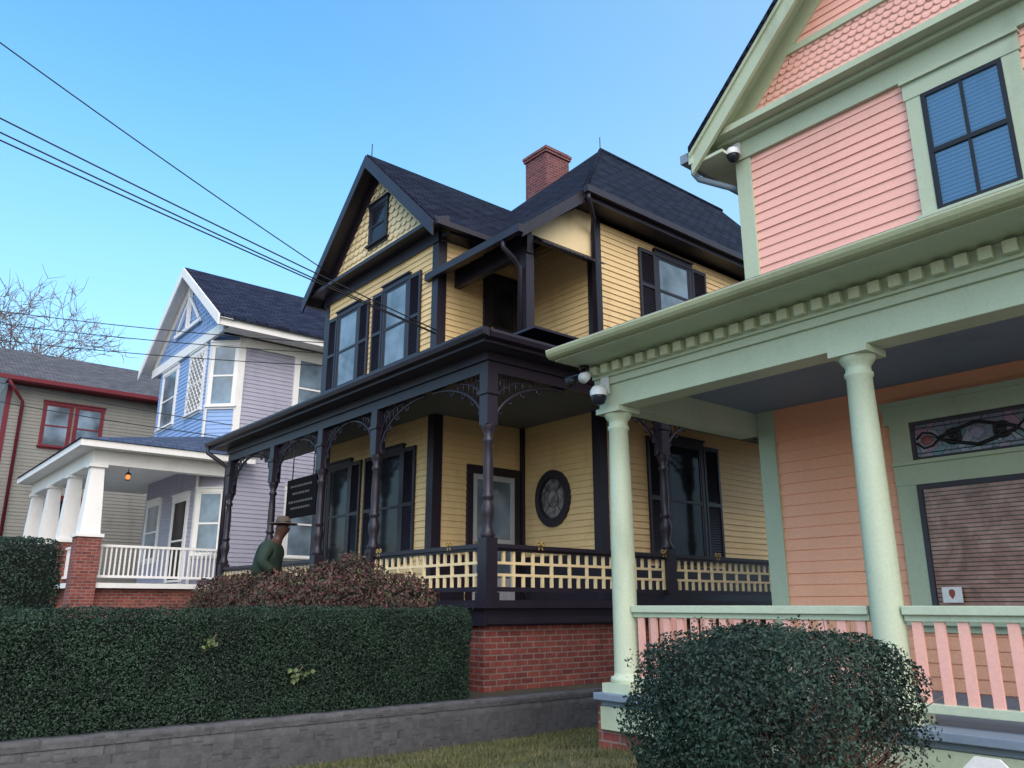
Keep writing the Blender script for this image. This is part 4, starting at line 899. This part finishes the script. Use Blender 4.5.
for s in (-1, 1):
    b = len(V); V += [(s*.10, -.01, .84), (s*.11, .02, .50), (s*.11, -.015, .11)]; Rr += [.115, .085, .07]; E += [(0, b), (b, b+1), (b+1, b+2)]
skin('trousers', V, E, Rr, M['trouser'], pe)
hx, hy, hz = 0, .085+LEAN*.78, 1.70
m = MB(); m.lathe((hx, hy), [(.225, hz-.004), (.222, hz+.008), (.13, hz+.011), (.118, hz+.02), (.108, hz+.075), (.08, hz+.115), (.03, hz+.125)], 20); m.build('hat', M['hat'], pe)
m = MB(); m.lathe((hx, hy), [(.122, hz+.013), (.118, hz+.038)], 20); m.build('hat_band', M['black'], pe)
for s in (-1, 1):
    m = MB(); m.ellipsoid(lean((s*.038, .192, 1.645)), (.013, .01, .008), 8, 6); m.build('eye', M['white'], pe)
    m = MB(); m.box(s*.11-.05, s*.11+.05, -.09, .20, .0, .07); m.build('shoe', M['black'], pe, bevel=.025)

# ------------------------------------------------------------------ light, sky, camera
SUN_ROT, SUN_EL = math.radians(112), math.radians(42)
wd = bpy.data.worlds.new('World'); scn.world = wd; wd.use_nodes = True; nt = wd.node_tree; L = nt.links.new
sk = nt.nodes.new('ShaderNodeTexSky'); sk.sky_type = 'NISHITA'; sk.sun_disc = False; sk.sun_elevation = SUN_EL; sk.sun_rotation = SUN_ROT; sk.ozone_density = 1.3; sk.air_density = 1.0; sk.dust_density = 1.8
hs = nt.nodes.new('ShaderNodeHueSaturation'); hs.inputs['Hue'].default_value = .487; hs.inputs['Saturation'].default_value = 1.29; hs.inputs['Value'].default_value = 2.7
bg = nt.nodes['Background']; bg.inputs['Strength'].default_value = .15
# thin high haze: paler toward the horizon and toward the sunny side of the street
tc = nt.nodes.new('ShaderNodeTexCoord')
def dotn(v):
    d_ = nt.nodes.new('ShaderNodeVectorMath'); d_.operation = 'DOT_PRODUCT'; d_.inputs[1].default_value = v; L(tc.outputs['Generated'], d_.inputs[0]); return d_.outputs['Value']
def rng(src, a, b, c, d_):
    r_ = nt.nodes.new('ShaderNodeMapRange'); r_.interpolation_type = 'SMOOTHSTEP'
    for i_, v_ in zip((1, 2, 3, 4), (a, b, c, d_)): r_.inputs[i_].default_value = v_
    L(src, r_.inputs[0]); return r_.outputs[0]
h1 = rng(dotn((0, 0, 1)), .62, .12, 0, .55); h2 = rng(dotn((.5, .866, 0)), -.25, .85, 0, .65)
ad = nt.nodes.new('ShaderNodeMath'); ad.operation = 'ADD'; ad.use_clamp = True; L(h1, ad.inputs[0]); L(h2, ad.inputs[1])
hz_ = nt.nodes.new('ShaderNodeMixRGB'); hz_.inputs[2].default_value = (3.5, 5.3, 6.6, 1)
L(sk.outputs[0], hs.inputs['Color']); L(ad.outputs[0], hz_.inputs[0]); L(hs.outputs[0], hz_.inputs[1]); L(hz_.outputs[0], bg.inputs['Color'])
ld = bpy.data.lights.new('sun', 'SUN'); ld.energy = 3.1; ld.angle = math.radians(100); ld.color = (1, .85, .70)
lo = bpy.data.objects.new('sun', ld); COL.objects.link(lo)
d = Vector((math.sin(SUN_ROT)*math.cos(SUN_EL), math.cos(SUN_ROT)*math.cos(SUN_EL), math.sin(SUN_EL)))
lo.rotation_euler = (-d).to_track_quat('-Z', 'Y').to_euler(); lo.location = d*50
cd = bpy.data.cameras.new('camera'); cd.lens = 28.125; cd.sensor_width = 36; cd.clip_end = 1500; cd.clip_start = .05
co = bpy.data.objects.new('camera', cd); COL.objects.link(co); co.location = (0, 0, 1.6)
co.rotation_euler = (math.radians(90+15.44), 0, math.radians(50.2))
scn.camera = co
scn.view_settings.view_transform = 'Standard'; scn.view_settings.look = 'None'; scn.view_settings.exposure = 0
